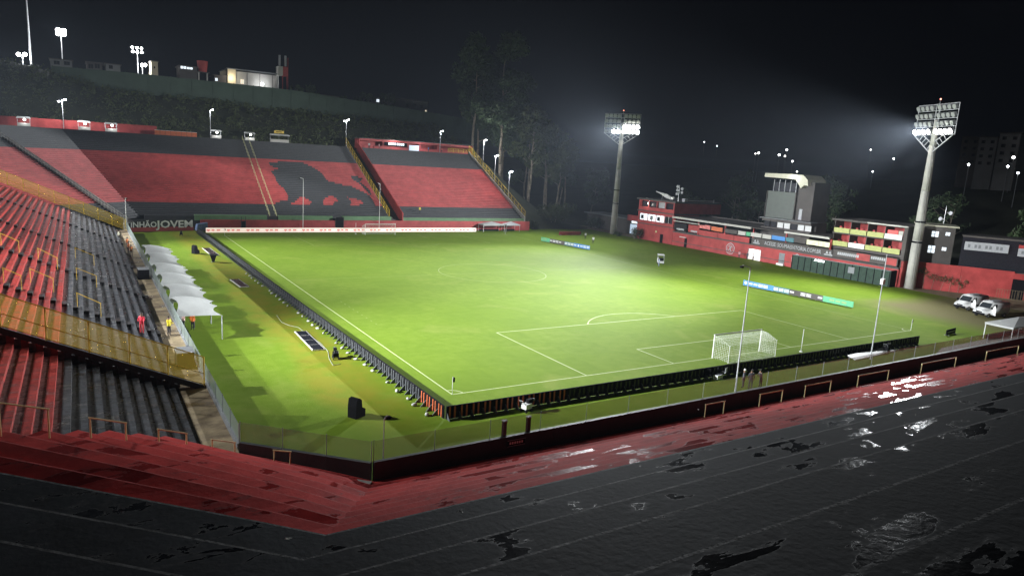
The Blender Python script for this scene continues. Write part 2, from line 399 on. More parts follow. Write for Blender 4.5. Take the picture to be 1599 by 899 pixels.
# black perimeter wall with glass fence on top
def wall_run(A, B, z0, z1, th, parent, mt, bays, name='wall_panel'):
    A, B = Vector((*A, 0)), Vector((*B, 0)); d = (B-A).normalized(); nrm = Vector((-d.y, d.x, 0))*th/2
    for i in range(bays):
        p, q = A+(B-A)*(i/bays), A+(B-A)*((i+1)/bays); q = q-d*.012
        g = MB(); g.hexa([p-nrm+Vector((0, 0, z0)), q-nrm+Vector((0, 0, z0)), q+nrm+Vector((0, 0, z0)), p+nrm+Vector((0, 0, z0)),
                          p-nrm+Vector((0, 0, z1)), q-nrm+Vector((0, 0, z1)), q+nrm+Vector((0, 0, z1)), p+nrm+Vector((0, 0, z1))])
        g.build(name, mt, parent)
pw = thing('perimeter_wall', 'long low black wall with clear glass fence between near terrace and pitch', 'wall')
WA, WB, WC, WD = (-12.2, -14.55), (120, -12.6), (-12.3, -14.5), (-18.05, -9.0)
wall_run(WA, WB, 0, 2.55, .25, pw, 'black_wall', 22); wall_run(WC, WD, 0, 2.5, .25, pw, 'black_wall', 3)
def glass_run(A, B, z0, z1, parent, n, mt='glass', rail=True, post='grey'):
    A, B = Vector((*A, 0)), Vector((*B, 0)); d = (B-A).normalized()
    for i in range(n+1):
        p = A+(B-A)*(i/n); g = MB(); g.tube(p+Vector((0, 0, z0)), p+Vector((0, 0, z1+.05)), .025, n=6); g.build('post', post, parent)
        if i < n:
            q = A+(B-A)*((i+1)/n); g = MB(); a, b = p+d*.05, q-d*.05; nr = Vector((-d.y, d.x, 0))*.006
            g.hexa([a-nr+Vector((0, 0, z0+.08)), b-nr+Vector((0, 0, z0+.08)), b+nr+Vector((0, 0, z0+.08)), a+nr+Vector((0, 0, z0+.08)),
                    a-nr+Vector((0, 0, z1)), b-nr+Vector((0, 0, z1)), b+nr+Vector((0, 0, z1)), a+nr+Vector((0, 0, z1))])
            g.build('glass_pane', mt, parent)
glass_run((-12.2, -14.55), (120, -12.6), 2.55, 3.75, pw, 36); glass_run((-12.3, -14.5), (-18.05, -9.0), 2.5, 3.7, pw, 3)
at_base(pw, (-12.2, -14.5, 0))
# pale ledge at the foot of the corner wall, a concrete path beyond the wall at the far right
g = MB(); a, b = Vector((-12.4, -14.95, 0)), Vector((-18.6, -9.2, 0)); o_ = Vector((-.5, -.53, 0))
g.hexa([a+Vector((0, 0, 1.2)), b+Vector((0, 0, 1.2)), b+o_+Vector((0, 0, 1.2)), a+o_+Vector((0, 0, 1.2)), a+Vector((0, 0, 1.62)), b+Vector((0, 0, 1.62)), b+o_+Vector((0, 0, 1.62)), a+o_+Vector((0, 0, 1.62))])
struct(g.build('ledge', 'concrete'))
g = MB(); g.quad((46, -12.4, .006), (130, -11.2, .006), (130, -4.6, .006), (62, -7.0, .006)); struct(g.build('path', 'concrete'))

# ------------------------------------------------------------------ left terrace: rows of bench blocks along the touch line
PZ = lambda x: 2+.45*(-18.3-x)
def left_rows(parent, y0, y1, raise_, n0, n1, p=.74, near_clip=False):
    for i in range(n0, n1):
        xf = -19.8-p*i; xb = xf-p; z = 2+.45*(1.5+p*i)-.32+raise_
        red = xf < -26.4+.02
        g = MB()
        ya = y0
        if near_clip:   # run until the corner terrace covers the row
            ya = -9.0+(xf+18.2)*.42-3.4
        g.box(xb+.40, xf, ya, y1, z-.9, z)      # tread block
        g.build('step', 'red_tread' if red else 'wet_tread', parent)
        h = MB()
        yy = ya; L = 6.2
        while yy < y1-.01:
            ye = min(y1, yy+L*random.uniform(.9, 1.1))
            if y1-ye < 1.5: ye = y1
            h.box(xb, xb+.40, yy, ye-.015, z-.7, z+.36+random.uniform(-.008, .008)); yy = ye
        h.build('bench', 'red_worn' if red else 'black_seat', parent)
lt1 = thing('seating_terrace', 'short end section of bench rows, red above black, below the yellow mesh fence', 'terrace')
left_rows(lt1, -20, 2.6, -.45, 0, 17, near_clip=True)
lt2 = thing('seating_terrace', 'long bench terrace of red and black rows along the touchline between two yellow fences', 'terrace')
left_rows(lt2, 3.0, 96, .05, 0, 30)
# aisle blocks: half steps that cut across the rows
for ya in (16.5, 33, 52, 75):
    g = MB()
    for i in range(0, 28):
        xf = -19.8-.74*i; z = 2+.45*(1.5+.74*i)-.32+.12
        yy = ya+(-xf-19.8)*.0
        g.box(xf-.34-.004, xf+.02, yy, yy+1.1, z-.05, z+.17)
    g.build('aisle_steps', 'wet_tread', lt2)
# the end wall of the raised section, sloping with the rows
g = MB(); g.prism([(-18.3, 2.75, 1.75), (-18.3, 2.75, 2.15), (-42, 2.75, PZ(-42)+.12), (-42, 2.75, PZ(-42)-.28)], (0, .22, 0)); g.build('end_beam', 'black_wall', lt2)
# walkway at the foot
g = MB(); g.box(-19.85, -18.15, -9.5, 2.8, .4, 2.0); g.box(-19.85, -18.15, 2.8, 97, .4, 2.12); g.build('walkway', 'tan', lt2)
at_base(lt1, (-19.8, -5, 2)); at_base(lt2, (-19.8, 50, 2))
# front wall of the left terrace with glass fence
fw = thing('front_wall', 'grey front wall with dusty glass panes and posts along the foot of the long bench terrace', 'wall')
wall_run((-18.05, -8.7), (-18.05, 109), 0, 2.3, .2, fw, 'grey', 24)
glass_run((-18.05, -8.7), (-18.05, 109), 2.3, 3.45, fw, 44, 'glass_dirty')
at_base(fw, (-18.05, 50, 0))

# ------------------------------------------------------------------ far terrace behind the other goal
FZ = lambda y: 2.5+.5*(y-114)
def far_pt(x, y): return atplane(x, y, (0, 114, 2.5), (0, -.5, 1))
zp = lambda L: [far_pt(400+a*220/1599, 230+b*220/1599) for a, b in L]
LION = [zp(l) for l in (
 [(145,165),(230,160),(290,148),(400,150),(500,155),(560,180),(640,215),(720,265),(760,300),(790,350),(830,380),(920,400),(1010,425),(1075,430),(1140,465),(1220,500),(1290,540),(1330,600),(1375,690),(165,690),(165,640),(200,635),(270,605),(355,600),(365,545),(345,510),(310,455),(260,420),(225,370),(215,325),(180,285),(165,255),(205,250),(250,245),(245,225),(195,215),(155,195)],
 [(365,645),(440,610),(510,545),(580,580),(630,610),(605,645)],
 [(765,655),(760,600),(790,560),(850,545),(900,560),(930,600),(880,620),(870,655)],
 [(1030,555),(1080,570),(1140,575),(1145,595),(1190,600),(1215,625),(1180,635),(1165,655),(1065,655),(1085,610)],
 [(1065,330),(1100,315),(1190,335),(1215,355),(1170,380),(1230,425),(1290,480),(1315,545),(1285,520),(1220,450),(1160,395),(1110,370),(1085,345)])]
def lion_x(y):
    xs = []
    for P in LION:
        for i in range(len(P)):
            a, b = P[i], P[(i+1) % len(P)]
            if (a.y > y) != (b.y > y): xs.append(a.x+(b.x-a.x)*(y-a.y)/(b.y-a.y))
    return sorted(xs)
NR = 43; PT = .8
def colour(z): return 0 if 5.7 < z < 15.6 else 1
def far_rows(parent, x0f, x1f, lion=False, mats=('red', 'black'), z_hi=99):
    for i in range(NR):
        y = 115+PT*i; z = FZ(y)+.0; x0, x1 = x0f(y), x1f(y)
        if z < 3.3: continue
        c = colour(z); segs = [(x0, x1, c)]
        if lion and c == 0:
            xs = [min(max(q, x0), x1) for q in lion_x(y)]; e = [x0]+xs+[x1]
            segs = [(e[k], e[k+1], 0 if k % 2 == 0 else 1) for k in range(len(e)-1) if e[k+1]-e[k] > .05]
        g = MB()
        for a, b, c in segs:
            g.quad((a, y, z-.4), (b, y, z-.4), (b, y, z), (a, y, z), c)
            g.quad((a, y, z), (b, y, z), (b, y+PT, z), (a, y+PT, z), c)
        g.build('step', list(mats), parent)
ft = thing('seating_terrace', 'tall terrace painted red with a black lion between black bands, behind the far goal', 'terrace')
crx = lambda y: -14.2-(y-113.2)*.391
far_rows(ft, crx, lambda y: 40.2, True)
g = MB(); g.box(-4.5, 10.5, 114.0, 115.2, 2.2, 3.35, 0); g.box(13, 25.5, 114.0, 115.2, 2.2, 3.35, 0); g.box(28, 40.2, 114.0, 115.2, 2.2, 3.35, 0); g.build('green_band', 'green_paint', ft)
g = MB(); g.box(-14, 40.2, 114.3, 115.15, 0, 3.2); g.build('dark_plinth', 'black_wall', ft)
at_base(ft, (13, 114, 0))
fr = thing('seating_terrace', 'brightly lit red terrace with black bands beside the tall trees', 'terrace')
far_rows(fr, lambda y: 43.6, lambda y: 79.6, False)
g = MB(); g.prism([(43.3, 114.4, 0), (43.3, 114.4, 4.2), (43.3, 149.5, FZ(149.5)+1.2), (43.3, 149.5, 14), (43.3, 118, 0)], (.28, 0, 0)); g.build('side_wall', 'red', fr)
g = MB(); g.prism([(43.6, 114.6, 0), (43.6, 114.6, 3.1), (79.6, 114.6, 3.1), (79.6, 114.6, 0)], (0, .4, 0)); g.build('front_band', 'green_paint', fr)
g = MB(); g.prism([(79.62, 114.4, 0), (79.62, 114.4, 3.6), (79.62, 149.5, FZ(149.5)+.4), (79.62, 149.5, 10), (79.62, 130, 0)], (.3, 0, 0)); g.build('side_wall', 'concrete', fr)
at_base(fr, (60, 114, 0))
# sunken stairway between both
st = thing('stairway', 'dark stairway sunk between the lion terrace and the bright red terrace', 'stairs')
for i in range(46):
    y = 114.5+.78*i; z = FZ(y)-1.0
    g = MB(); g.box(40.25, 43.28, y, y+.78, z-.5, z); g.build('stair', 'bdark', st)
at_base(st, (41.7, 114.5, 0))
# corner facet
cf = thing('seating_terrace', 'corner terrace of pale lit red and black steps beside the lion terrace', 'terrace')
fn = Vector((-.68, .733, 0)); fd = Vector((-.733, -.68, 0)); F0 = Vector((-14.2, 113.2, 0))
for i in range(NR):
    y = 115+PT*i; z = FZ(y)
    if z < 2.2: continue
    wv = lambda yy: Vector((crx(yy), yy, 0))
    A, B = wv(y), wv(y+PT)
    L = 4.5+1.35*(y-113)+6
    g = MB(); c = colour(z); nseg = 10
    for k in range(nseg):
        p, q = A+fd*(L*k/nseg), A+fd*(L*(k+1)/nseg); r, s = B+fd*(L*(k+1)/nseg), B+fd*(L*k/nseg)
        up = Vector((0, 0, z)); lo = Vector((0, 0, z-.4))
        g.quad(q+lo, p+lo, p+up, q+up, c); g.quad(q+up, p+up, s+up, r+up, c)
    g.build('step', ['red', 'black'], cf)
at_base(cf, (-20, 113, 2))

# ------------------------------------------------------------------ floodlight towers
def tower(label, x, y, face, lit, zb=0., H=33.0, rl=.44):
    t = thing('floodlight_tower', label, 'floodlight tower', 'floodlight towers round the pitch', (x, y, zb), math.atan2(face[1], face[0]))
    h = H-zb; k = h-33.0     # local heights below are for a 33 m tower
    g = MB()
    segs = [(0, .95), (9, .82), (18, .70), (26+k, .58), (30.5+k, .40)]
    for (a, ra), (b, rb) in zip(segs, segs[1:]): g.tube((0, 0, a), (0, 0, b), ra, rb, 12)
    g.build('pole', 'pole', t, True)
    g = MB()
    for z in range(3, int(25+k)):
        for q in (0, .5): g.tube((.2, .95-z*.012, z+q), (.6, .95-z*.012, z+q), .02, n=4)
    g.tube((.2, .93, 2), (.2, .64, 26+k), .025, n=4); g.tube((.6, .93, 2), (.6, .64, 26+k), .025, n=4); g.build('ladder', 'steel', t)
    for zz in (8.5, 12.2):
        g = MB(); g.tube((0, 0, zz), (0, 0, zz+.28), .90, .90, 12); g.build('band', 'dark', t)
    g = MB()
    for s in (-1, 1):
        g.tube((.3, s*.5, 24.9+k), (.3, s*4.9, 27.9+k), .11, n=6); g.tube((.3, s*.5, 26.6+k), (.3, s*2.6, 27.9+k), .08, n=6)
        g.tube((.3, s*2.0, 25.9+k), (.3, s*.7, 27.0+k), .07, n=6); g.tube((.3, s*3.4, 26.9+k), (.3, s*2.5, 27.9+k), .07, n=6)
        g.tube((.3, s*1.1, 25.3+k), (.3, s*.3, 26.3+k), .07, n=6); g.tube((.3, s*2.7, 26.4+k), (.3, s*1.6, 27.4+k), .07, n=6)
        for yv in (.45, 4.95): g.tube((.15, s*yv, 27.8+k), (.15, s*yv, 33.2+k), .07, n=6)
    for zz in (27.9, 29.3, 30.7, 32.1, 33.2): g.tube((.15, -5, zz+k), (.15, 5, zz+k), .06, n=6)
    g.build('head_frame', 'lightgrey', t)
    for r in range(4):
        for s in (-1, 1):
            for c in range(4):
                yy = s*(.95+1.15*c); zz = 28.5+1.38*r+k
                g = MB(); g.obox((.45, yy, zz), (.22, 0, -.10), (0, .40, 0), (.14, 0, .34)); f = g.build('floodlight', 'grey', t)
                on = (r, s, c) in lit
                g = MB(); ctr = Vector((.70, yy, zz-.12)); a = Vector((.14, 0, .34)).normalized(); b = Vector((0, 1, 0))
                g.poly([ctr+a*(rl*math.cos(q*math.pi/6))+b*(rl*math.sin(q*math.pi/6)) for q in range(12)])
                g.build('lens', 'lamp_on' if on else 'lamp_off', f)
    g = MB(); g.tube((0, 0, 30+k), (0, 0, 34+k), .05, n=6); g.build('mast', 'grey', t)
    g = MB(); g.ball((0, 0, 34.1+k), .13); g.build('beacon', 'redlight', t)
    return t
row0 = {(0, s, c) for s in (-1, 1) for c in range(4)}
tower('pale concrete floodlight tower with bottom row of lamps lit, beside the red wall and vans', 105.4, 20.9, (-.91, .41), row0)
tower('concrete floodlight tower with one dazzling cluster, beside the red press building', 103.5, 104.4, (-.8, -.6), {(r, 1, c) for r in (0, 1) for c in range(4)} | {(0, -1, 0), (0, -1, 1)}, rl=.52)
tower('floodlight tower behind the long bench terrace, nearer the camera corner', -58, 22, (.92, .3), row0, 15.5)
tower('floodlight tower behind the long bench terrace, by the far corner', -58, 108, (.85, -.5), row0, 15.5)
KW = 2000.
for tx, ty, tz, aims in (
    (104.6, 21.3, 29, (((62, 22, 0), 95, 98, 1.0), ((0, 44, 4), 400, 54, .95), ((-24, 25, 4), 90, 40, .8), ((45, 124, 6), 270, 38, .9), ((25, 178, 28), 40, 40, .9))),
    (102.8, 103.8, 29, (((52, 78, 0), 30, 100, 1.0), ((-4, 28, 4), 400, 54, .95), ((-24, 50, 4), 90, 40, .8), ((-27, 129, 9), 300, 19, .6))),
    (-57, 22.5, 29.5, (((0, 14, 0), 58, 88, .7), ((54, 6, 4), 440, 52, .9), ((85, 40, 0), 25, 40, .9))),
    (-57, 107.5, 29.5, (((0, 84, 0), 60, 88, .7), ((52, 56, 4), 400, 52, .9), ((82, 80, 0), 25, 36, .9)))):
    for aim, p, ang, bl in aims: lamp('SPOT', (tx, ty, tz), p*KW, aim=aim, angle=ang, blend=bl, rad=.7)

# ------------------------------------------------------------------ mesh fences that climb with the rows
def slope_fence(label, pts, h, nb, mesh='ymesh', paint='yellow', cat='fence', name='mesh_fence', mid=True):
    t = thing(name, label, cat); A, B = Vector(pts[0]), Vector(pts[1]); up = Vector((0, 0, 1))
    d = (B-A).normalized()
    for i in range(nb+1):
        p = A+(B-A)*(i/nb); g = MB(); g.tube(p-up*.05, p+up*h, .05, n=6); g.build('post', paint, t)
        if i < nb:
            q = A+(B-A)*((i+1)/nb)
            g = MB(); g.quad(p+up*.12, q+up*.12, q+up*h, p+up*h); g.build('mesh_panel', mesh, t)
    g = MB(); g.tube(A+up*h, B+up*h, .04, n=6); g.build('top_rail', paint, t)
    if mid: g = MB(); g.tube(A+up*h*.42, B+up*h*.42, .028, n=6); g.build('mid_rail', paint, t)
    g = MB(); g.tube(A+up*.1, B+up*.1, .03, n=6); g.build('bottom_rail', paint, t)
    return at_base(t, A)
slope_fence('yellow mesh fence stepping down between the short end section and the long bench terrace', ((-41, 2.9, PZ(-41)+.15), (-18.25, 2.9, PZ(-18.25)+.12)), 2.1, 10)
slope_fence('yellow mesh fence at the far end of the long bench terrace, below the corner terrace', ((-44, 96.2, PZ(-44)+.1), (-18.3, 96.2, PZ(-18.3)+.1)), 2.1, 12)
slope_fence('yellow mesh fence climbing beside the sunken stairway and the lion terrace', ((40.1, 115, FZ(115)+.1), (40.1, 149.5, FZ(149.5)+.1)), 1.9, 18)
slope_fence('yellow mesh fence climbing the outer edge of the bright red terrace by the trees', ((79.9, 114.6, FZ(114.6)+.5), (79.9, 149.5, FZ(149.5)+.5)), 1.9, 18)
slope_fence('short yellow fence on top of the bright red terrace', ((72.5, 149.3, 20.1), (79.6, 149.3, 20.1)), 1.1, 4)
# stair with two pale yellow rails up the lion terrace, and the stair on the corner terrace
def stair_rail(label, A, B, offs, paint, nb, side):
    for k, o in enumerate(offs):
        t = thing('stair_railing', label, 'railing', label[:28]+' rails'); a, b = Vector(A)+Vector(side)*o, Vector(B)+Vector(side)*o; up = Vector((0, 0, 1))
        for i in range(nb+1):
            p = a+(b-a)*(i/nb); g = MB(); g.tube(p-up*.1, p+up*1.0, .035, n=5); g.build('post', paint, t)
        for hh in (.5, 1.0): g = MB(); g.tube(a+up*hh, b+up*hh, .035, n=5); g.build('rail', paint, t)
        at_base(t, a)
stair_rail('thin pale yellow handrail up the lion terrace beside the lion head', (11.2, 114.5, FZ(114.5)), (11.9, 148.8, FZ(148.8)), (0, 1.5), 'paleyellow', 22, (1, 0, 0))
def facet_pt(px_, py_): return atplane(px_, py_, (-14.2, 113.2, FZ(113.2)), (-fn.x*.5, -fn.y*.5, 1))
q0, q1 = facet_pt(199, 347), facet_pt(2, 214)
stair_rail('grey handrail climbing the corner terrace steps', q0, q1, (0,), 'concrete', 40, fd)
ct = thing('stair_flight', 'narrow stair climbing the corner terrace beside its grey handrail', 'stairs')
for i in range(60):
    p = q0+(q1-q0)*(i/60)-fd*.6; g = MB(); g.obox(p+Vector((0, 0, .08)), fd*.6, fn*.36, (0, 0, .16)); g.build('stair', 'bdark', ct)
at_base(ct, q0)

# ------------------------------------------------------------------ crush barriers (yellow rails)
def surf_left(x, y):
    w_ = nn.dot(Vector((x, y))-V0); u_ = w_/1.075
    return max(PZ(x), 1.5+.42*max(0, u_))
def near_hit(px_, py_):
    return atplane(px_, py_, (0, -14.8, 1.5), (0, .42, 1))
def left_hit(px_, py_): return atplane(px_, py_, (-18.3, 0, 2), (.45, 0, 1))
def rail(label, a, b, h, paint='yellow', group=None, rr_=.04):
    t = thing('crush_barrier', label, 'barrier', group); a, b = Vector(a), Vector(b); up = Vector((0, 0, 1))
    for p in (a, b): g = MB(); g.tube(p-up*.15, p+up*h, rr_, n=6); g.build('post', paint, t)
    g = MB(); e = (b-a).normalized()*.06; g.tube(a+up*h-e, b+up*h+e, rr_*1.1, n=6); g.build('top_rail', paint, t)
    at_base(t, (a+b)/2)
GR = 'yellow barriers along the lower edge of the red steps'
for (a, b), h in zip([((2, 686), (78, 693)), ((143, 698), (198, 704)), ((249, 712), (292, 717)), ((332, 721), (367, 724)), ((428, 732), (453, 734))], (1.30, 1.12, 1.1, .95, .8)):
    f = left_hit if a[0] < 400 else (lambda x, y: atz(x, y, 1.65))
    rail('low yellow barrier at the lower edge of the corner terrace\'s red steps', f(*a)+Vector((0, 0, .3)), f(*b)+Vector((0, 0, .3)), h, 'paleyellow', GR)
def rim_hit(x, y): q = aty(x, y, -15.5); q.z = 1.62; return Vector((q.x, -15.5, 1.55))
for a, b in (((1101, 643.5), (1130, 639)), ((1186, 627), (1221, 619)), ((1257, 611), (1297, 602)), ((1340, 593), (1387, 585)), ((1438, 579), (1492, 565)), ((1540, 555), (1590, 544))):
    rail('low yellow barrier standing on the red terrace behind the near goal', rim_hit(*a), rim_hit(*b), 1.15, 'paleyellow', GR+' behind goal')
for a, b in (((60, 405), (90, 420)), ((48, 440), (84, 455)), ((118, 402), (147, 414)), ((120, 436), (151, 448)), ((121, 478), (158, 494)), ((2, 382), (30, 394)), ((6, 440), (34, 452))):
    rail('low yellow barrier among the rows of the long bench terrace', left_hit(*a)+Vector((0, 0, .1)), left_hit(*b)+Vector((0, 0, .1)), 1.0, 'yellow', 'yellow barriers in the long bench terrace', .022)

# ------------------------------------------------------------------ membrane canopies over the benches
def canopy(label, bays, xb=-18.0, xf=-13.9):
    t = thing('membrane_canopy', label, 'canopy', 'white canopies beside the touchline')
    for y0, y1 in bays:
        g = MB(); NU, NV = 24, 10
        for j in range(NV+1):
            v = j/NV
            for i in range(NU+1):
                u = i/NU
                xx = xb+(xf-xb)*v
                scal = abs(math.sin(u*math.pi*3)) if v > .5 else abs(math.sin(u*math.pi*2))
                xx -= .55*scal*sm(.55, 1, v); xx += .45*scal*sm(.35, 0, v)
                yy = y0+(y1-y0)*u
                arch = math.sin(u*math.pi)
                z = 2.55+1.15*arch**.7*(1-.55*v)+.30*math.sin(v*math.pi)*arch-.10*v
                yy += .35*math.sin(v*math.pi)*(.5-u)
                g.v.append((xx, yy, z))
        g.f = [(j*(NU+1)+i, j*(NU+1)+i+1, (j+1)*(NU+1)+i+1, (j+1)*(NU+1)+i) for j in range(NV) for i in range(NU)]; g.m = [0]*len(g.f)
        g.build('membrane', 'fabric', t, True)
        for x, y, z in ((xf+.05, y0+.05, 2.43), (xf+.05, y1-.05, 2.43), (xb+.5, y0+.05, 2.55), (xb+.5, y1-.05, 2.55)):
            g = MB(); g.tube((x, y, -.02), (x, y, z), .05, n=6); g.build('post', 'lightgrey', t)
        g = MB(); g.box(xb+.9, xb+1.4, y0+.5, y1-.5, .35, .45); g.box(xb+.85, xb+.92, y0+.5, y1-.5, .45, .95); g.box(xb+1.0, xb+1.3, y0+.6, y0+.7, 0, .35); g.box(xb+1.0, xb+1.3, y1-.7, y1-.6, 0, .35); g.build('bench', 'dark', t)
    at_base(t, (-16, sum(bays[0])/2, 0))
canopy('large double white membrane canopy with people in orange beneath it', [(22.8, 29.6), (29.8, 36.6)])
canopy('small white membrane canopy, next beyond the large double one with people under it', [(38.2, 43.4)])
canopy('small white membrane canopy between another small one and the far double canopy', [(45.2, 50.6)])
canopy('double white membrane canopy nearest the lettered red banner', [(53.6, 60.6), (60.8, 68)])
# dark scoreboard-like box on the walkway
def tv(label, x, y, z, rz):
    t = thing('equipment_case', label, 'case', None, (x, y, z), rz)
    g = MB(); g.box(-.6, .6, -.9, .9, 0, 1.2); g.build('body', 'dark', t); g = MB(); g.box(-.62, .62, -.92, .92, 1.2, 1.26); g.build('lid', 'grey', t)
tv('black equipment case on the walkway beside the small canopies', -19.0, 46.5, 2.1, 0); tv('black equipment case under the end of the near yellow fence', -18.9, 8.2, 2.1, 0)

# ------------------------------------------------------------------ LED board rows seen from behind
def led_proto(name, strut, label, group):
    t = thing(name, label, 'advertising board', group)
    g = MB(); g.box(-.49, .49, -.04, .04, .04, .98); g.build('cabinet', 'dark', t)
    for x in (-.30, .12):
        g = MB(); g.box(x, x+.13, -.085, -.043, .06, .97); g.build('strut', strut, t)
    g = MB(); g.hexa([(-.44, -.55, 0), (-.38, -.55, 0), (-.38, .05, 0), (-.44, .05, 0), (-.44, -.09, .5), (-.38, -.09, .5), (-.38, -.05, .5), (-.44, -.05, .5)]); g.build('foot', 'strut', t)
    g = MB(); g.box(-.49, .49, -.06, .06, .981, 1.02); g.build('top_cap', 'dark', t)
    return t
gl, gn = 'LED boards along the left touchline', 'LED boards behind the near goal'
pl = led_proto('advertising_board', 'strut', 'black LED board seen from behind with grey struts, in the long touchline row', gl)
po = led_proto('advertising_board', 'orange', 'black LED board seen from behind with orange struts, at the pitch corner', 'LED boards with orange struts')
pn = led_proto('advertising_board', 'panel_dark', 'plain black LED board seen from behind, in the row behind the near goal', gn)
A, B = Vector((-3.0, -4.6, 0)), Vector((-4.4, 109.3, 0)); n = 113; d = B-A; rz = math.atan2(d.y, d.x)
rzl = math.atan2(-d.y, -d.x)   # back (-Y local) must face -x
for i in range(n):
    p = A+d*((i+.5)/n)
    src = po if i < 4 else pl
    if (i == 0): pass
    c = copy_tree(src, p, rzl)
A, B = Vector((-2.9, -4.75, 0)), Vector((61, -4.75, 0)); d = B-A
for i in range(64):
    p = A+d*((i+.5)/64); copy_tree(po if i < 11 else pn, p, 0)
def kill(o):
    for c in list(o.children): kill(c)
    bpy.data.objects.remove(o)
for o in (pl, po, pn): kill(o)
# white sandbags on the feet
sb = MB(); sb.ball((0, 0, .11), .24, .14, .12, 10, 6); sbm = sb.mesh('sandbag', 'bag', True)
for i in range(34):
    y = -3.5+i*1.95*(1 if i < 26 else 1.0)
    if i % 7 == 5: continue
    o = link('sandbag', sbm, None, (-3.78-(y+4.6)*.0123+random.uniform(-.1, .1), y+random.uniform(-.3, .3), -.01), random.uniform(0, 3))
    o.scale = [random.uniform(.75, 1.15)]*3
    tag(o, 'white sandbag on the foot of a touchline LED board', 'sandbag', 'sandbags along the touchline boards')
# far lit boards
for i in range(65):
    x = -2.9+1.0*i
    t = thing('advertising_board', 'lit pinkish white LED board with red marks behind the far goal', 'advertising board', 'lit LED boards behind the far goal', (x+.5, 110.0, 0))
    g = MB(); g.box(-.498, .498, -.05, .05, .03, 1.05); g.build('cabinet', 'dark', t)
    g = MB(); g.quad((-.5, -.056, .05), (.5, -.056, .05), (.5, -.056, 1.04), (-.5, -.056, 1.04)); g.build('screen', 'led', t)
    g = MB(); k = i % 4
    if k != 3:
        for q in range(5 if k != 1 else 4):
            xx = -.38+q*.155; hh = .13 if (k == 0 and q in (0, 4)) else .20
            g.box(xx, xx+.11, -.062, -.057, .56-hh, .56+hh)
        if k == 0: g.box(-.12, .1, -.062, -.057, .26, .34)
        g.build('mark', 'led_red', t)
# static boards along the right touchline
def side_boards(p0, p1, cols, label, group):
    A, B = Vector((*p0, 0)), Vector((*p1, 0)); n = len(cols); d = (B-A)/n; rz = math.atan2(d.y, d.x)
    for i, c in enumerate(cols):
        t = thing('advertising_board', label(c), 'advertising board', group+' '+c, A+d*(i+.5), rz)
        L = d.length/2-.004
        g = MB(); g.box(-L, L, -.04, .04, .05, .92); g.build('face', {'b': 'blue', 'k': 'bdark', 'g': 'green_b', 't': 'tealboard'}[c[0]], t)
        for q in (-.8, .7): g = MB(); g.box(L*q, L*(q+.1), -.3, .3, 0, .05); g.build('foot', 'grey', t)
        g = MB()
        if c in ('b1',):
            g.prism([(-.0+.26*math.cos(q*math.pi/5), -.046, .5+.26*math.sin(q*math.pi/5)) for q in range(10)], (0, -.004, 0))
        elif c[1] == '2':
            for q in range(4): g.box(-L*.75+q*L*.4, -L*.75+q*L*.4+L*.28, -.05, -.045, .36, .66)
        elif c[1] == '3':
            for zz in (.28, .56): g.box(-L*.85, L*.85, -.05, -.045, zz, zz+.16)
        if g.v: g.build('mark', 'white' if c[0] != 'g' else 'line', t)
M['tealboard'] = mat('teal_board', (.05, .17, .20), .5, .1)
nmz = {'b': 'blue', 'k': 'black', 'g': 'green', 't': 'dark teal'}
nm2 = {'0': 'plain', '1': 'white disc on', '2': 'small white letters on', '3': 'two white print lines on'}
lab = lambda where: (lambda c: f'{nm2[c[1]]} {nmz[c[0]]} board {where}')
side_boards((72.6, 31.8), (74.5, 12.4), ['b1', 'b2', 'b2', 'b3', 'b3', 'b0', 't3', 't3', 't3', 'k2', 'k1', 'k3', 'k3', 'k0', 'k2', 'g0', 'g2', 'g2', 'g2', 'g0'], lab('along the touchline near the vans'), 'boards along the right touchline near the vans')
side_boards((70.1, 91.4), (72.6, 75.4), ['g2', 'g2', 'g0', 'k2', 'k3', 'k3', 'k2', 'k1', 't3', 't3', 't3', 'b2', 'b1', 'b2', 'b3', 'b3'], lab('along the touchline by the far tower'), 'boards along the right touchline by the far tower')

# ------------------------------------------------------------------ goals and corner flags
def goal(label, y, s):
    t = thing('football_goal', label, 'goal', None, (34, y, 0)); r = .06
    for x in (-3.66, 3.66): g = MB(); g.tube((x, 0, 0), (x, 0, 2.44+r), r, n=10); g.build('post', 'white', t)
    g = MB(); g.tube((-3.72, 0, 2.44+r), (3.72, 0, 2.44+r), r, n=10); g.build('crossbar', 'white', t)
    g = MB()
    for x in (-3.66, 3.66):
        g.tube((x, s*2.1, 0), (x, s*2.1, 1.9), .03, n=6)
    g.tube((-3.66, s*2.1, .05), (3.66, s*2.1, .05), .03, n=6); g.build('stanchion', 'white', t)
    g = MB(); rr = .007
    def ln(a, b): g.tube(a, b, rr, n=3)
    N = 37
    def prof(k):  # front top -> back top -> ground
        return [(0, 2.44), (s*1.0, 2.30), (s*2.05, 1.85), (s*2.1, .9), (s*2.15, .03)][k]
    for i in range(N+1):
        x = -3.66+7.32*i/N
        for k in range(4): a, b = prof(k), prof(k+1); ln((x, a[0], a[1]), (x, b[0], b[1]))
    pr = []
    for k in range(4):
        a, b = prof(k), prof(k+1); m = 5
        for q in range(m): pr.append((a[0]+(b[0]-a[0])*q/m, a[1]+(b[1]-a[1])*q/m))
    for a in pr: ln((-3.66, a[0], a[1]), (3.66, a[0], a[1]))
    for x in (-3.66, 3.66):
        for a in pr[3:]: ln((x, 0, a[1]*.98), (x, a[0], a[1]))
        for q in range(1, 9): ln((x, s*2.1*q/9, .03), (x, s*2.1*q/9, 2.42-.55*(q/9)**2))
    g.build('net', 'net', t)
goal('white football goal with net on the near goal line', 0, -1); goal('white football goal with net on the far goal line', 105, 1)
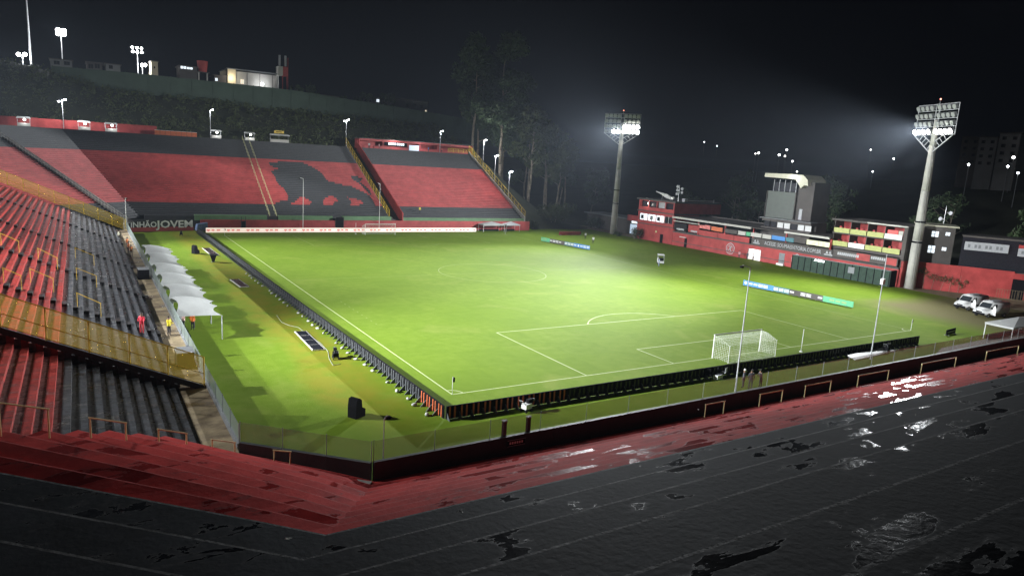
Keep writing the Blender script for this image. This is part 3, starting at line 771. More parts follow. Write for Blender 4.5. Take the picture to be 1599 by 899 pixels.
def flag(label, x, y, tall=1.5):
    t = thing('corner_flag', label, 'flag', None, (x, y, 0))
    g = MB(); g.tube((0, 0, 0), (0, 0, tall), .025, n=6); g.build('pole', 'white', t)
    g = MB(); g.hexa([(.02, -.005, tall-.42), (.16, -.03, tall-.5), (.16, -.02, tall-.5), (.02, .005, tall-.42), (.02, -.005, tall), (.2, -.04, tall-.12), (.2, -.03, tall-.12), (.02, .005, tall)]); g.build('cloth', 'dark', t)
flag('corner flag on the corner beside the orange strutted boards', 0, 0); flag('corner flag on the corner nearest the parked vans', 68, 0)
flag('corner flag on the corner below the lettered red banner', 0, 105); flag('corner flag on the corner nearest the far floodlight tower', 68, 105)
for x, y, l in ((42.5, -1.8, 'thin white pole standing beside the near goal'), (28.6, 106.5, 'thin white pole standing beside the far goal')):
    t = thing('marker_pole', l, 'pole', None, (x, y, 0)); g = MB(); g.tube((0, 0, 0), (0, 0, 2.6), .035, n=6); g.build('pole', 'white', t); g = MB(); g.tube((0, 0, 0), (0, 0, .06), .18, n=10); g.build('base', 'white', t)

# ------------------------------------------------------------------ people
def person(label, loc, rz=0, shirt=(.5, .1, .1), pants=(.03, .03, .035), arms='down', lean=0, h=1.74, hair=True, cap=None, group=None):
    V, E, Rr = [], [], []
    def j(p, r, par=None):
        V.append(Vector(p)); Rr.append(r)
        if par is not None: E.append((par, len(V)-1))
        return len(V)-1
    L = Vector((0, lean, 0))
    pel = j((0, 0, .96), .135); sp = j(Vector((0, .01, 1.16))+L*.4, .125, pel); ch = j(Vector((0, 0, 1.36))+L*.8, .15, sp); nk = j(Vector((0, .01, 1.50))+L, .058, ch)
    hd = j(Vector((0, .03, 1.60))+L, .088, nk); tp = j(Vector((0, .02, 1.70))+L, .085, hd)
    for s in (-1, 1):
        sh = j(Vector((s*.19, 0, 1.42))+L*.9, .062, ch)
        if arms == 'down': el, ha = (s*.25, -.02, 1.14), (s*.26, .08, .90)
        elif arms == 'front': el, ha = (s*.25, .08, 1.15), (s*.12, .32, 1.16)
        else: el, ha = (s*.27, .05, 1.16), (s*.20, .28, 1.02) if s > 0 else (s*.26, .08, .92)
        e = j(Vector(el)+L*.7, .045, sh); w_ = j(Vector(ha)+L*.6, .034, e); dirv = (Vector(ha)-Vector(el)).normalized()
        pm = j(V[w_]+dirv*.08, .034, w_); j(V[pm]+dirv*.075, .018, pm); j(V[w_]+dirv*.06+Vector((-s*.05, .02, 0)), .012, w_)
        hp = j((s*.095, 0, .88), .10, pel); kn = j((s*.11, .03, .49), .066, hp); an = j((s*.12, -.01, .10), .045, kn); j((s*.13, .15, .045), .042, an)
    me = bpy.data.meshes.new('body'); me.from_pydata(V, E, []); o = bpy.data.objects.new('tmp', me); col.objects.link(o)
    md = o.modifiers.new('s', 'SKIN'); me.skin_vertices[0].data[0].use_root = True
    for i, r in enumerate(Rr): me.skin_vertices[0].data[i].radius = (r, r*.85 if i in (1, 2) else r)
    ss = o.modifiers.new('u', 'SUBSURF'); ss.levels = 1; ss.render_levels = 1
    out = bpy.data.meshes.new_from_object(o.evaluated_get(bpy.context.evaluated_depsgraph_get())); bpy.data.objects.remove(o); out.name = 'person'
    ms = mat('shirt', shirt, .8, .1, 6); mp_ = mat('trousers', pants, .8, .1, 6)
    out.materials.clear()
    for q in (ms, mp_, M['skin'], M['dark']): out.materials.append(q)
    for p in out.polygons:
        c = p.center; p.use_smooth = True
        p.material_index = 2 if c.z > 1.47+lean*0 else (3 if c.z < .11 else (1 if c.z < .93 and abs(c.x) < .24 else 0))
        if abs(c.x) > .225 and c.z < 1.05 and c.y < .5: p.material_index = 2 if c.z < 1.0 else 0
    b = link('person', out, None, loc, rz); b.scale = [h/1.74]*3
    tag(b, label, 'person', group)
    g = MB(); g.ball(Vector((0, .0, 1.695))+L, .098, .112, .095, 10, 6)
    if cap is None: g.build('hair', 'hair', b, True)
    else: g.build('cap', cap, b, True)
    # face: nose and brow as a small child mesh
    g = MB(); f = Vector((0, .115, 1.60))+L; g.hexa([f+Vector(v) for v in ((-.012, 0, -.02), (.012, 0, -.02), (.01, -.02, -.02), (-.01, -.02, -.02), (-.008, -.006, .03), (.008, -.006, .03), (.006, -.02, .03), (-.006, -.02, .03))]); g.build('nose', 'skin', b)
    return b
P_ = person
P_('person in dark clothes with white cap standing behind the near boards', atz(1160, 605, 0), .4, (.10, .10, .12), cap='white')
P_('tall person in dark clothes standing next to the one with a white cap', atz(1171, 608, 0), -.6, (.03, .03, .04), h=1.85)
P_('person in dark clothes bending forward behind the near boards', atz(1187, 604, 0), 1.4, (.03, .03, .035), arms='front', lean=.18, h=1.65)
P_('person in red shirt and red trousers among the black bench rows', left_hit(222, 521), 2.6, (.65, .03, .06), (.5, .04, .05), arms='front')
P_('person in a yellow jacket on the walkway beside the canopy', atz(264, 524, 2.1), -2.4, (.75, .62, .02), arms='front')
P_('person in orange vest under the double canopy, leaning', atz(303, 512, .02), 1.9, (.75, .16, .03), arms='front', lean=.12)
P_('person in orange vest standing under the double canopy', atz(310, 518, .02)+Vector((-.4, 1, 0)), 2.4, (.75, .18, .03))
P_('person in white and red top beside the canopy pole', atz(287, 514, .6)*1.0, 2.0, (.7, .45, .42), arms='front')
P_('person in yellow vest on the lower black steps of the bright red terrace', far_pt(656, 336)+Vector((0, .3, .45)), 3.1, (.75, .65, .10))
P_('person in white top walking on the grass by the far floodlight tower', atz(926, 380, 0), 2.5, (.7, .7, .7))
P_('person in white shirt standing on the grass verge by the far tower', atz(914, 373, 0), 2.8, (.75, .75, .72))
P_('person in dark clothes at the lit doorway in the red wall', Vector((102.6, 56.2, 0)), 1.6, (.05, .05, .07))
P_('person in pink top beside the lit doorway in the red wall', Vector((102.4, 58.3, 0)), 2.0, (.6, .3, .33))
P_('person in white shirt at the lit doorway in the red wall', Vector((102.7, 54.6, 0)), 1.2, (.7, .7, .72))
P_('person in light top on the walkway by the far yellow fence', atz(186, 376, 2.12), 2.0, (.7, .68, .5))
for q, (a, b) in enumerate(((201, 395), (205, 401), (199, 388))):
    P_('person in orange top on the far end of the walkway', atz(a, b, 2.12), 2+q, (.6, .18, .05), group='people on the far walkway')
for q, (a, b) in enumerate(((1533, 486), (1541, 487))):
    P_('person in white shirt standing by the parked white vans', atz(a, b, 0)+Vector((4.0, 4.0, 0)), 2+q, (.75, .75, .75), group='people by the vans')

# ------------------------------------------------------------------ things on the grass
def board_flat(label, c4):
    A, B, C_, D = [Vector(c) for c in c4]
    t = thing('floor_board', label, 'board')
    g = MB(); g.prism([A+Vector((0, 0, .01)), B+Vector((0, 0, .01)), C_+Vector((0, 0, .01)), D+Vector((0, 0, .01))], (0, 0, .10)); g.build('frame', 'bwall', t)
    ctr = (A+B+C_+D)/4
    n = 4
    for i in range(n):
        l0, l1 = (i+.04)/n, (i+.98)/n
        p = [A.lerp(D, l0).lerp(B.lerp(C_, l0), .08), A.lerp(D, l0).lerp(B.lerp(C_, l0), .92), A.lerp(D, l1).lerp(B.lerp(C_, l1), .92), A.lerp(D, l1).lerp(B.lerp(C_, l1), .08)]
        g = MB(); g.prism([v+Vector((0, 0, .112)) for v in p], (0, 0, .012)); g.build('panel', 'panel_dark', t)
    at_base(t, (ctr.x, ctr.y, 0))
board_flat('long dark panelled board in a white frame lying on the yellowed grass', [(-6.7, 23.4, 0), (-5.5, 23.2, 0), (-5.7, 15.9, 0), (-6.9, 16.0, 0)])
board_flat('short dark panelled board lying on the grass beside the small canopies', [(-7.7, 54.5, 0), (-6.5, 54.5, 0), (-6.2, 48.8, 0), (-7.4, 48.8, 0)])
board_flat('dark panelled board on the grass by the black stand near the far corner', [(-6.9, 86.5, 0), (-5.6, 86.5, 0), (-5.4, 77.5, 0), (-6.7, 77.5, 0)])
def speaker(label, loc, rz):
    t = thing('loudspeaker', label, 'loudspeaker', None, loc, rz)
    g = MB(); g.prism([(-.45, -.4, 0), (.55, -.4, 0), (.55, -.4, .55), (.22, -.4, .75), (.12, -.4, 1.35), (-.1, -.4, 1.5), (-.38, -.4, 1.42), (-.45, -.4, .9)], (0, .8, 0)); g.build('cabinet', 'dark', t)
    g = MB(); g.prism([(.235, -.34, .80), (.14, -.34, 1.3), (.15, .34, 1.3), (.245, .34, .80)], (.015, 0, 0)); g.build('grille', 'grey', t)
    for z in (.05,):
        for y in (-.36, .3): g = MB(); g.box(-.3, .4, y, y+.06, -.01, .03); g.build('foot', 'grey', t)
speaker('black loudspeaker cabinet standing on the worn grass near the pitch corner', atz(556, 650, 0), .5)
speaker('black loudspeaker cabinet on the grass near the far canopies', atz(305, 396, 0), .5)
t = thing('lectern', 'black stand tapering to its foot beside the touchline boards', 'stand', None, atz(333, 409, 0), 0)
g = MB(); g.hexa([(-.12, -.12, 0), (.12, -.12, 0), (.12, .12, 0), (-.12, .12, 0), (-.5, -.35, 1.15), (.5, -.35, 1.15), (.5, .35, 1.25), (-.5, .35, 1.25)]); g.build('body', 'dark', t)
g = MB(); g.box(-.3, .3, -.25, .25, -.01, .05); g.build('base', 'grey', t)
def cluster(label, loc, rz=0, kind=0):
    t = thing('camera_cart', label, 'camera', None, loc, rz)
    g = MB(); g.box(-.35, .35, -.25, .25, .25, .65); g.build('box', 'white' if kind == 0 else 'dark', t)
    for x, y in ((-.3, -.25), (.3, -.25), (-.3, .25), (.3, .25)): g = MB(); g.tube((x, y-.03, .14), (x, y+.03, .14), .15, n=10); g.build('wheel', 'tyre', t)
    g = MB(); g.box(.05, .6, -.14, .14, .66, .95); g.build('camera_body', 'dark', t); g = MB(); g.tube((.6, 0, .8), (.85, 0, .8), .1, .12, 10); g.build('lens_barrel', 'grey', t)
    g = MB(); g.tube((-.35, -.2, .6), (-.7, -.2, 1.0), .02, n=5); g.tube((-.35, .2, .6), (-.7, .2, 1.0), .02, n=5); g.tube((-.7, -.2, 1.0), (-.7, .2, 1.0), .02, n=5); g.build('handle', 'grey', t)
cluster('small white wheeled camera cart in front of the boards by the pitch corner', atz(822, 642, 0), .3)
cluster('black camera cart behind the boards at their far right end', atz(1384, 549, 0), .2, 1)
cluster('dark equipment cart under the long touchline boards', atz(524, 560, 0), 1.4, 1)
cluster('dark equipment cart on the grass by the lettered red banner', atz(283, 368, 0), 1.4, 1)
def chair(label, loc, rz, c):
    t = thing('chair', label, 'chair', None, loc, rz)
    for x in (-.2, .2):
        for y in (-.2, .2): g = MB(); g.tube((x*1.1, y*1.1, 0), (x, y, .45), .018, n=5); g.build('leg', c, t)
    g = MB(); g.box(-.24, .24, -.24, .24, .45, .49); g.build('seat', c, t); g = MB(); g.box(-.24, .24, -.26, -.22, .49, .95); g.build('backrest', c, t)
chair('black chair behind the near boards left of the standing people', atz(1105, 592, 0), 2.4, 'dark'); chair('grey folding chair behind the near boards beside a white box', atz(1129, 588, 0), .4, 'lightgrey')
t = thing('equipment_case', 'white box on the grass beside the grey folding chair', 'case', None, atz(1121, 591, 0), .2); g = MB(); g.box(-.5, .5, -.25, .25, 0, .36); g.build('body', 'white', t); g = MB(); g.box(-.52, .52, -.27, .27, .36, .42); g.build('lid', 'lightgrey', t)
t = thing('floor_board', 'long white board leaning low against the boards at the right end', 'board', None, atz(1356, 552, 0), .07); g = MB(); g.hexa([(-4.5, -.9, .02), (4.2, -.9, .02), (4.2, 0, .3), (-4.5, 0, .3), (-4.5, -.9, .08), (4.2, -.9, .08), (4.2, 0, .38), (-4.5, 0, .38)]); g.build('panel', 'white', t); g = MB(); g.box(-4.4, 4.1, -.1, 0, 0, .3); g.build('support', 'grey', t)
t = thing('advertising_board', 'short separate dark board on the grass near the vans', 'advertising board', None, atz(1484, 522, 0), .12); g = MB(); g.box(-1.5, 1.5, -.05, .05, .05, .75); g.build('face', 'dark', t); g = MB(); g.box(-1.3, 1.3, -.058, -.052, .3, .5); g.build('lettering', 'grey', t); g = MB(); g.box(-1.2, -1.1, -.3, .3, 0, .06); g.box(1.1, 1.2, -.3, .3, 0, .06); g.build('foot', 'grey', t)
# white medical cart with attendant on the right of the pitch
t = thing('golf_cart', 'white roofed cart standing on the grass before the red wall', 'cart', None, atz(1031, 412, 0), .9)
g = MB(); g.box(-1.1, 1.1, -.6, .6, .3, .65); g.prism([(.5, -.6, .66), (1.15, -.6, .66), (1.0, -.6, 1.1), (.7, -.6, 1.15)], (0, 1.2, 0)); g.build('body', 'white', t)
g = MB(); g.box(-1.0, .95, -.65, .65, 1.85, 1.95); g.build('roof', 'white', t)
for x, y in ((-.95, -.58), (-.95, .58), (.85, -.58), (.85, .58)): g = MB(); g.tube((x, y, .6), (x, y, 1.86), .03, n=6); g.build('pillar', 'lightgrey', t)
for x in (-.7, .75):
    for y in (-.55, .55): g = MB(); g.tube((x, y-.08, .24), (x, y+.08, .24), .24, n=12); g.build('wheel', 'tyre', t)
g = MB(); g.box(-.5, .1, -.5, .5, .66, .85); g.box(-.6, -.48, -.5, .5, .85, 1.3); g.build('seat', 'dark', t)
P_('person in pale blue standing at the white roofed cart', atz(1030, 415, 0)+Vector((-.8, -.6, 0)), 1.0, (.35, .45, .6), (.3, .35, .5))
# cable on the grass
def cable(label, pts, r=.025, m='rope'):
    g = MB()
    for a, b in zip(pts, pts[1:]): g.tube(a, b, r, n=5)
    tag(g.build('cable', m), label, 'cable')
zz = .03
cable('loose white cable looping over the grass beside the long panelled board', [atz(x, y, zz) for x, y in ((432, 492), (440, 503), (452, 508), (466, 511), (480, 522), (500, 535), (512, 548), (514, 560), (520, 570), (532, 568))])

# tall thin poles
def tall_pole(label, x, y, z0, top, arm=None, box=None, r=.07, paint='lightgrey', net=False):
    t = thing('lamp_pole' if arm else 'mast', label, 'pole', None, (x, y, z0))
    g = MB(); g.tube((0, 0, -.02), (0, 0, top-z0), r, r*.6, 8); g.build('pole', paint, t)
    if arm: 
        a = Vector(arm); g = MB(); g.tube((0, 0, top-z0), a*.9+Vector((0, 0, top-z0+.15)), .04, n=6); g.build('arm', paint, t)
        g = MB(); g.obox(a+Vector((0, 0, top-z0)), (.15, 0, 0), (0, .09, 0), (0, 0, .09)); g.build('lamp_head', 'dark', t)
    if box: g = MB(); g.box(-.2, .2, -.16, .16, box-z0-.3, box-z0+.3); g.build('junction_box', 'white', t)
    return t
pa = atz(1148, 611, 0); ptop = aty(1172, 418, pa.y)
tall_pole('tall thin pole with a hooked lamp head, behind the near goal', pa.x, pa.y, 0, ptop.z, (-.75, .3, .05))
pb = atz(1359, 561, 0); tall_pole('tall thin pole with a white box half way, behind the right end of the boards', pb.x, pb.y, 0, aty(1376, 398, pb.y).z, None, aty(1372, 440, pb.y).z)
pc = atz(600, 719, 2.5); tall_pole('short grey pole with crossbar on the corner of the black wall', aty(600, 655, -13.6).x, -13.6, 0, aty(600, 655, -13.6).z, (.25, .1, .05), r=.045)
pd = Vector((19.3, 112, 0)); tall_pole('tall white pole with a side lamp in front of the lion', 18.0, 112, 0, aty(475, 279, 112).z, (-.8, 0, .0), paint='white')
tall_pole('tall white pole behind the far goal', aty(592, 355, 112.2).x, 112.2, 0, aty(589, 287, 112.2).z, (-.7, 0, 0), paint='white')
tall_pole('short white pole on the front wall by the lettered banner', -18.05, 100, 2.3, 7.6, (.2, .2, 0), paint='white')

# gate posts and small sign on the near wall
for a, l in ((786, 'black gate post on the near wall, beside a small white sign'), (823, 'taller black gate post on the near wall')):
    p = aty(a, 690, -14.3); t = thing('gate_post', l, 'post', None, (p.x, -14.3, 2.5)); g = MB(); g.box(-.12, .12, -.1, .1, -.4, 1.0); g.build('post', 'dark', t); g = MB(); g.box(-.15, .15, -.13, .13, 1.0, 1.06); g.build('cap', 'grey', t)
p = aty(807, 686, -14.75); t = thing('sign', 'small black sign with white print on the near wall between the gate posts', 'sign', None, (p.x, -14.72, 2.0)); g = MB(); g.box(-.62, .62, -.02, .02, 0, .38); g.build('plate', 'dark', t)
g = MB()
for q in range(6): g.box(-.5+q*.17, -.5+q*.17+.11, -.026, -.021, .12, .27)
g.build('lettering', 'white', t)
g = MB(); g.box(-.64, .64, -.024, -.018, .36, .39); g.box(-.64, .64, -.024, -.018, -.01, .015); g.build('border', 'lightgrey', t)

# ------------------------------------------------------------------ far side: front wall, banner, small canopies
fwl = thing('front_wall', 'low red wall in front of the lion terrace and the far goal', 'wall')
for i in range(14):
    x0 = -3.5+i*6.0; g = MB(); g.box(x0, x0+5.98, 112.9, 113.3, 0, 2.45); g.build('wall_panel', 'red', fwl)
at_base(fwl, (38, 113, 0))
bn = thing('banner', 'black and red banner with white letters hung at the corner by the far touchline', 'banner')
a, b = Vector((-18.0, 110.5, 0)), Vector((-4.9, 112.9, 0)); d = (b-a).normalized(); nrm = Vector((d.y, -d.x, 0))
g = MB(); g.hexa([a+Vector((0, 0, .1)), b+Vector((0, 0, .1)), b-nrm*.1+Vector((0, 0, .1)), a-nrm*.1+Vector((0, 0, .1)), a+Vector((0, 0, 1.0)), b+Vector((0, 0, 1.0)), b-nrm*.1+Vector((0, 0, 1.0)), a-nrm*.1+Vector((0, 0, 1.0))]); g.build('lower_cloth', 'red', bn)
g = MB(); g.hexa([a+Vector((0, 0, 1.0)), b+Vector((0, 0, 1.0)), b-nrm*.1+Vector((0, 0, 1.0)), a-nrm*.1+Vector((0, 0, 1.0)), a+Vector((0, 0, 2.6)), b+Vector((0, 0, 2.6)), b-nrm*.1+Vector((0, 0, 2.6)), a-nrm*.1+Vector((0, 0, 2.6))]); g.build('upper_cloth', 'black_wall', bn)
link('lettering', text_mesh('JOVEM', 2.1, frame_mtx(a+d*9.7+Vector((0, 0, 1.5))+nrm*.03, d, (0, 0, 1)), 'white', .01, sx=1.15, bold=.05), bn)
link('lettering', text_mesh('TINHÃO', 1.6, frame_mtx(a+d*3.2+Vector((0, 0, 1.5))+nrm*.03, d, (0, 0, 1)), 'white', .01, sx=.95, bold=.03), bn)
at_base(bn, a)
def small_tent(label, x0, x1, y0, y1, h, m='fabric', sag=.25, z0=0., posts='white'):
    t = thing('canopy_tent', label, 'tent')
    for x in (x0+.1, x1-.1):
        for y in (y0+.1, y1-.1): g = MB(); g.tube((x, y, z0-.02), (x, y, z0+h), .05, n=6); g.build('post', posts, t)
    g = MB(); xm = (x0+x1)/2; ym = (y0+y1)/2; c = [(x0, y0, z0+h), (x1, y0, z0+h), (x1, y1, z0+h), (x0, y1, z0+h)]; ap = (xm, ym, z0+h+.7)
    for i in range(4): g.add([c[i], c[(i+1) % 4], ap], [(0, 1, 2)])
    for i in range(4): p, q = Vector(c[i]), Vector(c[(i+1) % 4]); g.quad(p-Vector((0, 0, sag)), q-Vector((0, 0, sag)), q, p)
    g.build('roof', m, t)
    g = MB(); g.box(x0+.4, x1-.4, y1-.6, y1-.2, z0+.02, z0+.5); g.build('bench', 'dark', t)
    return at_base(t, (xm, ym, z0))
small_tent('small white tent before the red wall at the foot of the bright red terrace', 64, 70.5, 109.5, 112.5, 1.9)
small_tent('small grey blue tent beside the white tent at the terrace foot', 71.2, 75.5, 109.8, 112.5, 1.9, 'lightgrey', posts='lightgrey')
t = thing('covered_cart', 'blue covered trolley at the end of the red banner', 'trolley', None, (-3.6, 111.3, 0), .2)
g = MB(); g.hexa([(-1.1, -.6, .5), (1.1, -.6, .5), (1.1, .6, .5), (-1.1, .6, .5), (-.9, -.5, 1.7), (1.2, -.5, 2.0), (1.2, .5, 2.0), (-.9, .5, 1.7)]); g.build('cover', mat('blue_tarpaulin', (.12, .17, .32), .6, .3, 3, .4), t)
for x in (-.8, .8):
    for y in (-.55, .55): g = MB(); g.tube((x, y-.05, .28), (x, y+.05, .28), .28, n=10); g.build('wheel', 'tyre', t)
g = MB(); g.box(-1, 1, -.5, .5, .3, .5); g.build('chassis', 'grey', t)
# dark gates in the far wall
for x in (5.2, 26.8):
    t = thing('gate', 'dark gate with a sloping ramp in the red wall before the lion' if x > 20 else 'narrow dark gate in the red wall near the boards corner', 'gate', None, (x, 112.8, 0)); w_ = .9 if x > 20 else .4
    g = MB(); g.box(-w_, w_, -.06, .02, 0, 3.2 if x > 20 else 2.2); g.build('door', 'dark', t); g = MB(); g.box(-w_-.1, -w_, -.1, .02, 0, 3.25); g.box(w_, w_+.1, -.1, .02, 0, 3.25); g.build('frame', 'black_wall', t)

# scraps of paper left on the terrace
for k, (a, b, ki) in enumerate(((1395, 801, 13), (1418, 806, 13), (1337, 822, 13), (452, 843, 11), (160, 800, 10), (720, 800, 12), (1090, 640, 5))):
    q = atz(a, b, zu(us[ki])+.01); q = Vector((q.x, q.y, zu(us[ki])+.03))
    g = MB(); rn = random.Random(k)
    V = [Vector((rn.uniform(-.14, .14), rn.uniform(-.10, .10), rn.uniform(0, .05))) for _ in range(7)]
    for i in range(5): g.add([V[i], V[i+1], V[i+2]], [(0, 1, 2)])
    tag(g.build('litter', 'bwall', None, loc=q), 'small pale scrap of litter on the wet terrace steps', 'litter', 'litter on the terrace')

M['vanwhite'] = mat('van_white_paint', (.70, .70, .69), .3, .04, .5)
M['yelboard'] = mat('pale_yellow_board', (.40, .42, .13), .5, .15, 2); M['screen'] = mat('dead_screen', (.10, .115, .10), .5, .1, 1.0); M['roofwhite'] = mat('roof_cream', (.62, .60, .46), .5, .08, 1)
M['win_dim'] = emis('window_dim', (.8, .85, .8), .22); M['bluelit'] = emis('blue_panel_lit', (.55, .75, 1), .55)

# ------------------------------------------------------------------ right side stand, seen across the pitch
class Fr:
    def __init__(s, o, al): s.o = Vector((*o, 0)); s.a = Vector((*al, 0)).normalized(); s.b = Vector((-s.a.y, s.a.x, 0))  # along, back
    def p(s, u, d, z): return s.o+s.a*u+s.b*d+Vector((0, 0, z))
    def box(s, g, u0, u1, d0, d1, z0, z1, mi=0):
        g.hexa([s.p(u0, d0, z0), s.p(u1, d0, z0), s.p(u1, d1, z0), s.p(u0, d1, z0), s.p(u0, d0, z1), s.p(u1, d0, z1), s.p(u1, d1, z1), s.p(u0, d1, z1)], mi)
def part(fr, parent, name, mt, *boxes):
    g = MB()
    for b in boxes: fr.box(g, *b)
    return g.build(name, mt, parent)
RF = Fr((103.8, 95.0), (0, -1))      # u = 95 - y
U = lambda y: 95.0-y
# press building
pb_ = thing('press_building', 'red three storey press building with a dark flat roof beside the far floodlight tower', 'building')
part(RF, pb_, 'ground_storey', 'red', (0, 13.6, 0, 9, 0, 4.2))
part(RF, pb_, 'ledge', 'bdark', (-.2, 13.8, -.25, 9, 4.2, 4.4)); 
part(RF, pb_, 'middle_storey', 'red', (0, 13.6, 0, 9, 4.4, 5.15), (0, 13.6, 0, 9, 6.95, 7.6), (0, .5, 0, 9, 5.15, 6.95), (13.1, 13.6, 0, 9, 5.15, 6.95), (.5, 13.1, 3, 3.2, 5.15, 6.95))
part(RF, pb_, 'ledge', 'bdark', (-.2, 13.8, -.3, 9, 7.6, 7.85))
part(RF, pb_, 'top_storey', 'red', (0, 13.4, 0, 17, 7.85, 8.8), (0, .4, 0, 17, 8.8, 10.4), (13.0, 13.4, 0, 17, 8.8, 10.4), (.4, 13.0, 3, 3.2, 8.8, 10.4), (0, 13.4, 0, 17, 10.4, 10.6))
part(RF, pb_, 'roof', 'bdark', (-.4, 14.2, -.6, 17.5, 10.6, 11.0))
for i in range(4):
    u0 = .7+i*3.15
    w_ = thing_part = part(RF, pb_, 'window', 'glasspane' if i in (3,) else 'win_lit', (u0, u0+2.7, .25, .3, 5.2, 6.9))
    part(RF, w_, 'frame', 'white', (u0-.12, u0, .15, .32, 5.2, 6.9), (u0+1.3, u0+1.42, .15, .245, 5.2, 6.9)); part(RF, w_, 'curtain', 'dark', (u0+.3+.5*(i % 2), u0+1.2+.5*(i % 2), .18, .24, 5.5, 6.5))
    w_ = part(RF, pb_, 'window', 'panel_dark' if i != 2 else 'lightgrey', (u0, u0+2.7, .6, .65, 8.85, 10.35))
    part(RF, w_, 'frame', 'red', (u0-.35, u0, .1, .5, 8.85, 10.35))
part(RF, pb_, 'wall_lamp', 'bulb', (3.1, 3.35, .3, .5, 9.5, 9.95))
part(RF, pb_, 'door', 'dark', (9.2, 10.3, -.03, .02, 0, 2.2)); part(RF, pb_, 'wall_lamp', 'paleyellow', (7.4, 7.9, -.12, -.005, 2.4, 2.9))
at_base(pb_, (103.8, 88, 0))
lamp('POINT', RF.p(3.2, -.5, 9.4), 60, (1, .95, .85), rad=.2)
lamp('POINT', RF.p(6, 1.5, 6.4), 260, (.85, .93, 1), rad=.6)
# crane and aerials on its roof
t = thing('camera_crane', 'pale covered camera crane pointing left on the press building roof', 'camera crane', None, RF.p(9.0, 1.5, 11.0))
g = MB()
for a, b, ra, rb in (((0, 4.4, 2.0), (0, 2.4, 1.6), .12, .25), ((0, 2.4, 1.6), (0, .6, 1.15), .25, .55), ((0, .6, 1.15), (0, -1.6, .55), .55, .4), ((0, -1.6, .55), (0, -2.4, .9), .4, .3)): g.tube(a, b, ra, rb, 8)
g.build('cover', 'white', t, True)
for y in (1.9, -1.5): g = MB(); g.tube((-.3, y, 0), (0, y, 1.2), .06, n=5); g.tube((.3, y, 0), (0, y, 1.2), .06, n=5); g.build('leg', 'lightgrey', t)
def aerial(label, loc, h, n=5):
    t = thing('aerial_mast', label, 'mast', None, loc); g = MB(); g.tube((0, 0, 0), (0, 0, h), .07, n=6); g.build('pole', 'steel', t)
    for i in range(n):
        s = (-1)**i; z = h*(.45+.55*i/n); g = MB(); g.tube((0, 0, z), (0, s*.7, z), .04, n=5); g.tube((.1, s*.85, z), (.25, s*.85, z), .35, .42, 10); g.build('dish', 'lightgrey', t)
aerial('thin mast with small dishes on the press building roof', RF.p(12.4, 2.0, 11.0), 4.2)
t = thing('roof_duct', 'low pale pipe along the press building roof', 'pipe', None, RF.p(13.0, 6, 11.0)); g = MB(); g.tube((-3, 0, .35), (8, -.5, .35), .12, n=6); g.build('pipe', 'lightgrey', t); g = MB(); g.box(-2.8, -1.6, -.5, .5, 0, .8); g.box(7.8, 8.0, -.6, -.4, 0, .7); g.build('box', 'lightgrey', t)

# low stand with roof beams
ls = thing('side_stand', 'long low red stand with pale roof beams and hanging boards along the right touchline', 'stand')
for i, (y0, y1) in enumerate(((81.3, 71), (70.98, 64.5), (64.48, 57.4), (53.6, 44.0), (43.98, 34), (33.98, 22.5))):
    part(RF, ls, 'wall_panel', 'red', (U(y0), U(y1), 0, .4, 0, 3.3))
part(RF, ls, 'wall_panel', 'red', (U(57.38), U(53.62), 0, .4, 2.45, 3.3))
part(RF, ls, 'parapet', 'bdark', (U(81.3), U(22.5), -.15, .6, 3.3, 3.6))
part(RF, ls, 'skirting', 'bdark', (U(81.3), U(57.5), -.06, -.005, .9, 1.05), (U(53.5), U(44), -.06, -.005, .9, 1.05))
part(RF, ls, 'seat_deck', 'bdark', (U(81.3), U(22.5), .6, 3, 3.3, 3.7), (U(81.3), U(22.5), 3, 6, 3.3, 4.5), (U(81.3), U(22.5), 6, 12, 3.3, 5.4))
part(RF, ls, 'back_wall', 'bdark', (U(81.3), U(22.5), 12, 12.3, 0, 7.6))
part(RF, ls, 'roof', 'bdark', (U(81.2), U(36.9), -.5, 13, 7.15, 7.3))
part(RF, ls, 'roof_beam', 'bwall', (U(81.2), U(73), -.85, -.51, 6.9, 7.35)); part(RF, ls, 'roof_beam', 'bwall', (U(72.95), U(56.4), -.85, -.51, 6.9, 7.35)); part(RF, ls, 'roof_beam', 'bwall', (U(47.6), U(36.9), -.85, -.51, 7.1, 7.5))
part(RF, ls, 'lower_beam', 'bwall', (U(81.2), U(70.5), -.3, -.1, 6.1, 6.3))
for yy in (81, 72.9, 64.5, 56.3, 47.6, 37.0):
    part(RF, ls, 'column', 'red', (U(yy)-.15, U(yy)+.15, .0, .35, 3.6, 7.15))
lamp('POINT', RF.p(U(55.5), 2.2, 2.0), 420, (1, .93, .93), rad=.5)
part(RF, ls, 'doorway_room', 'door_lit', (U(57.3), U(53.7), 4.0, 4.1, 0, 2.44)); part(RF, ls, 'doorway_room', 'white', (U(57.38), U(57.2), .4, 4.1, 0, 2.44), (U(53.8), U(53.62), .4, 4.1, 0, 2.44), (U(57.2), U(53.8), .4, 4.0, -.01, .02))
part(RF, ls, 'door', 'grey', (U(48.7), U(47.3), -.06, -.005, .45, 2.65)); part(RF, ls, 'door_step', 'white', (U(48.9), U(47.1), -.5, -.005, .0, .42))
part(RF, ls, 'door', 'dark', (U(77), U(76.1), -.05, -.005, 0, 2.2)); part(RF, ls, 'door_canopy', 'white', (U(78.4), U(76.2), -.5, -.06, 2.35, 2.5))
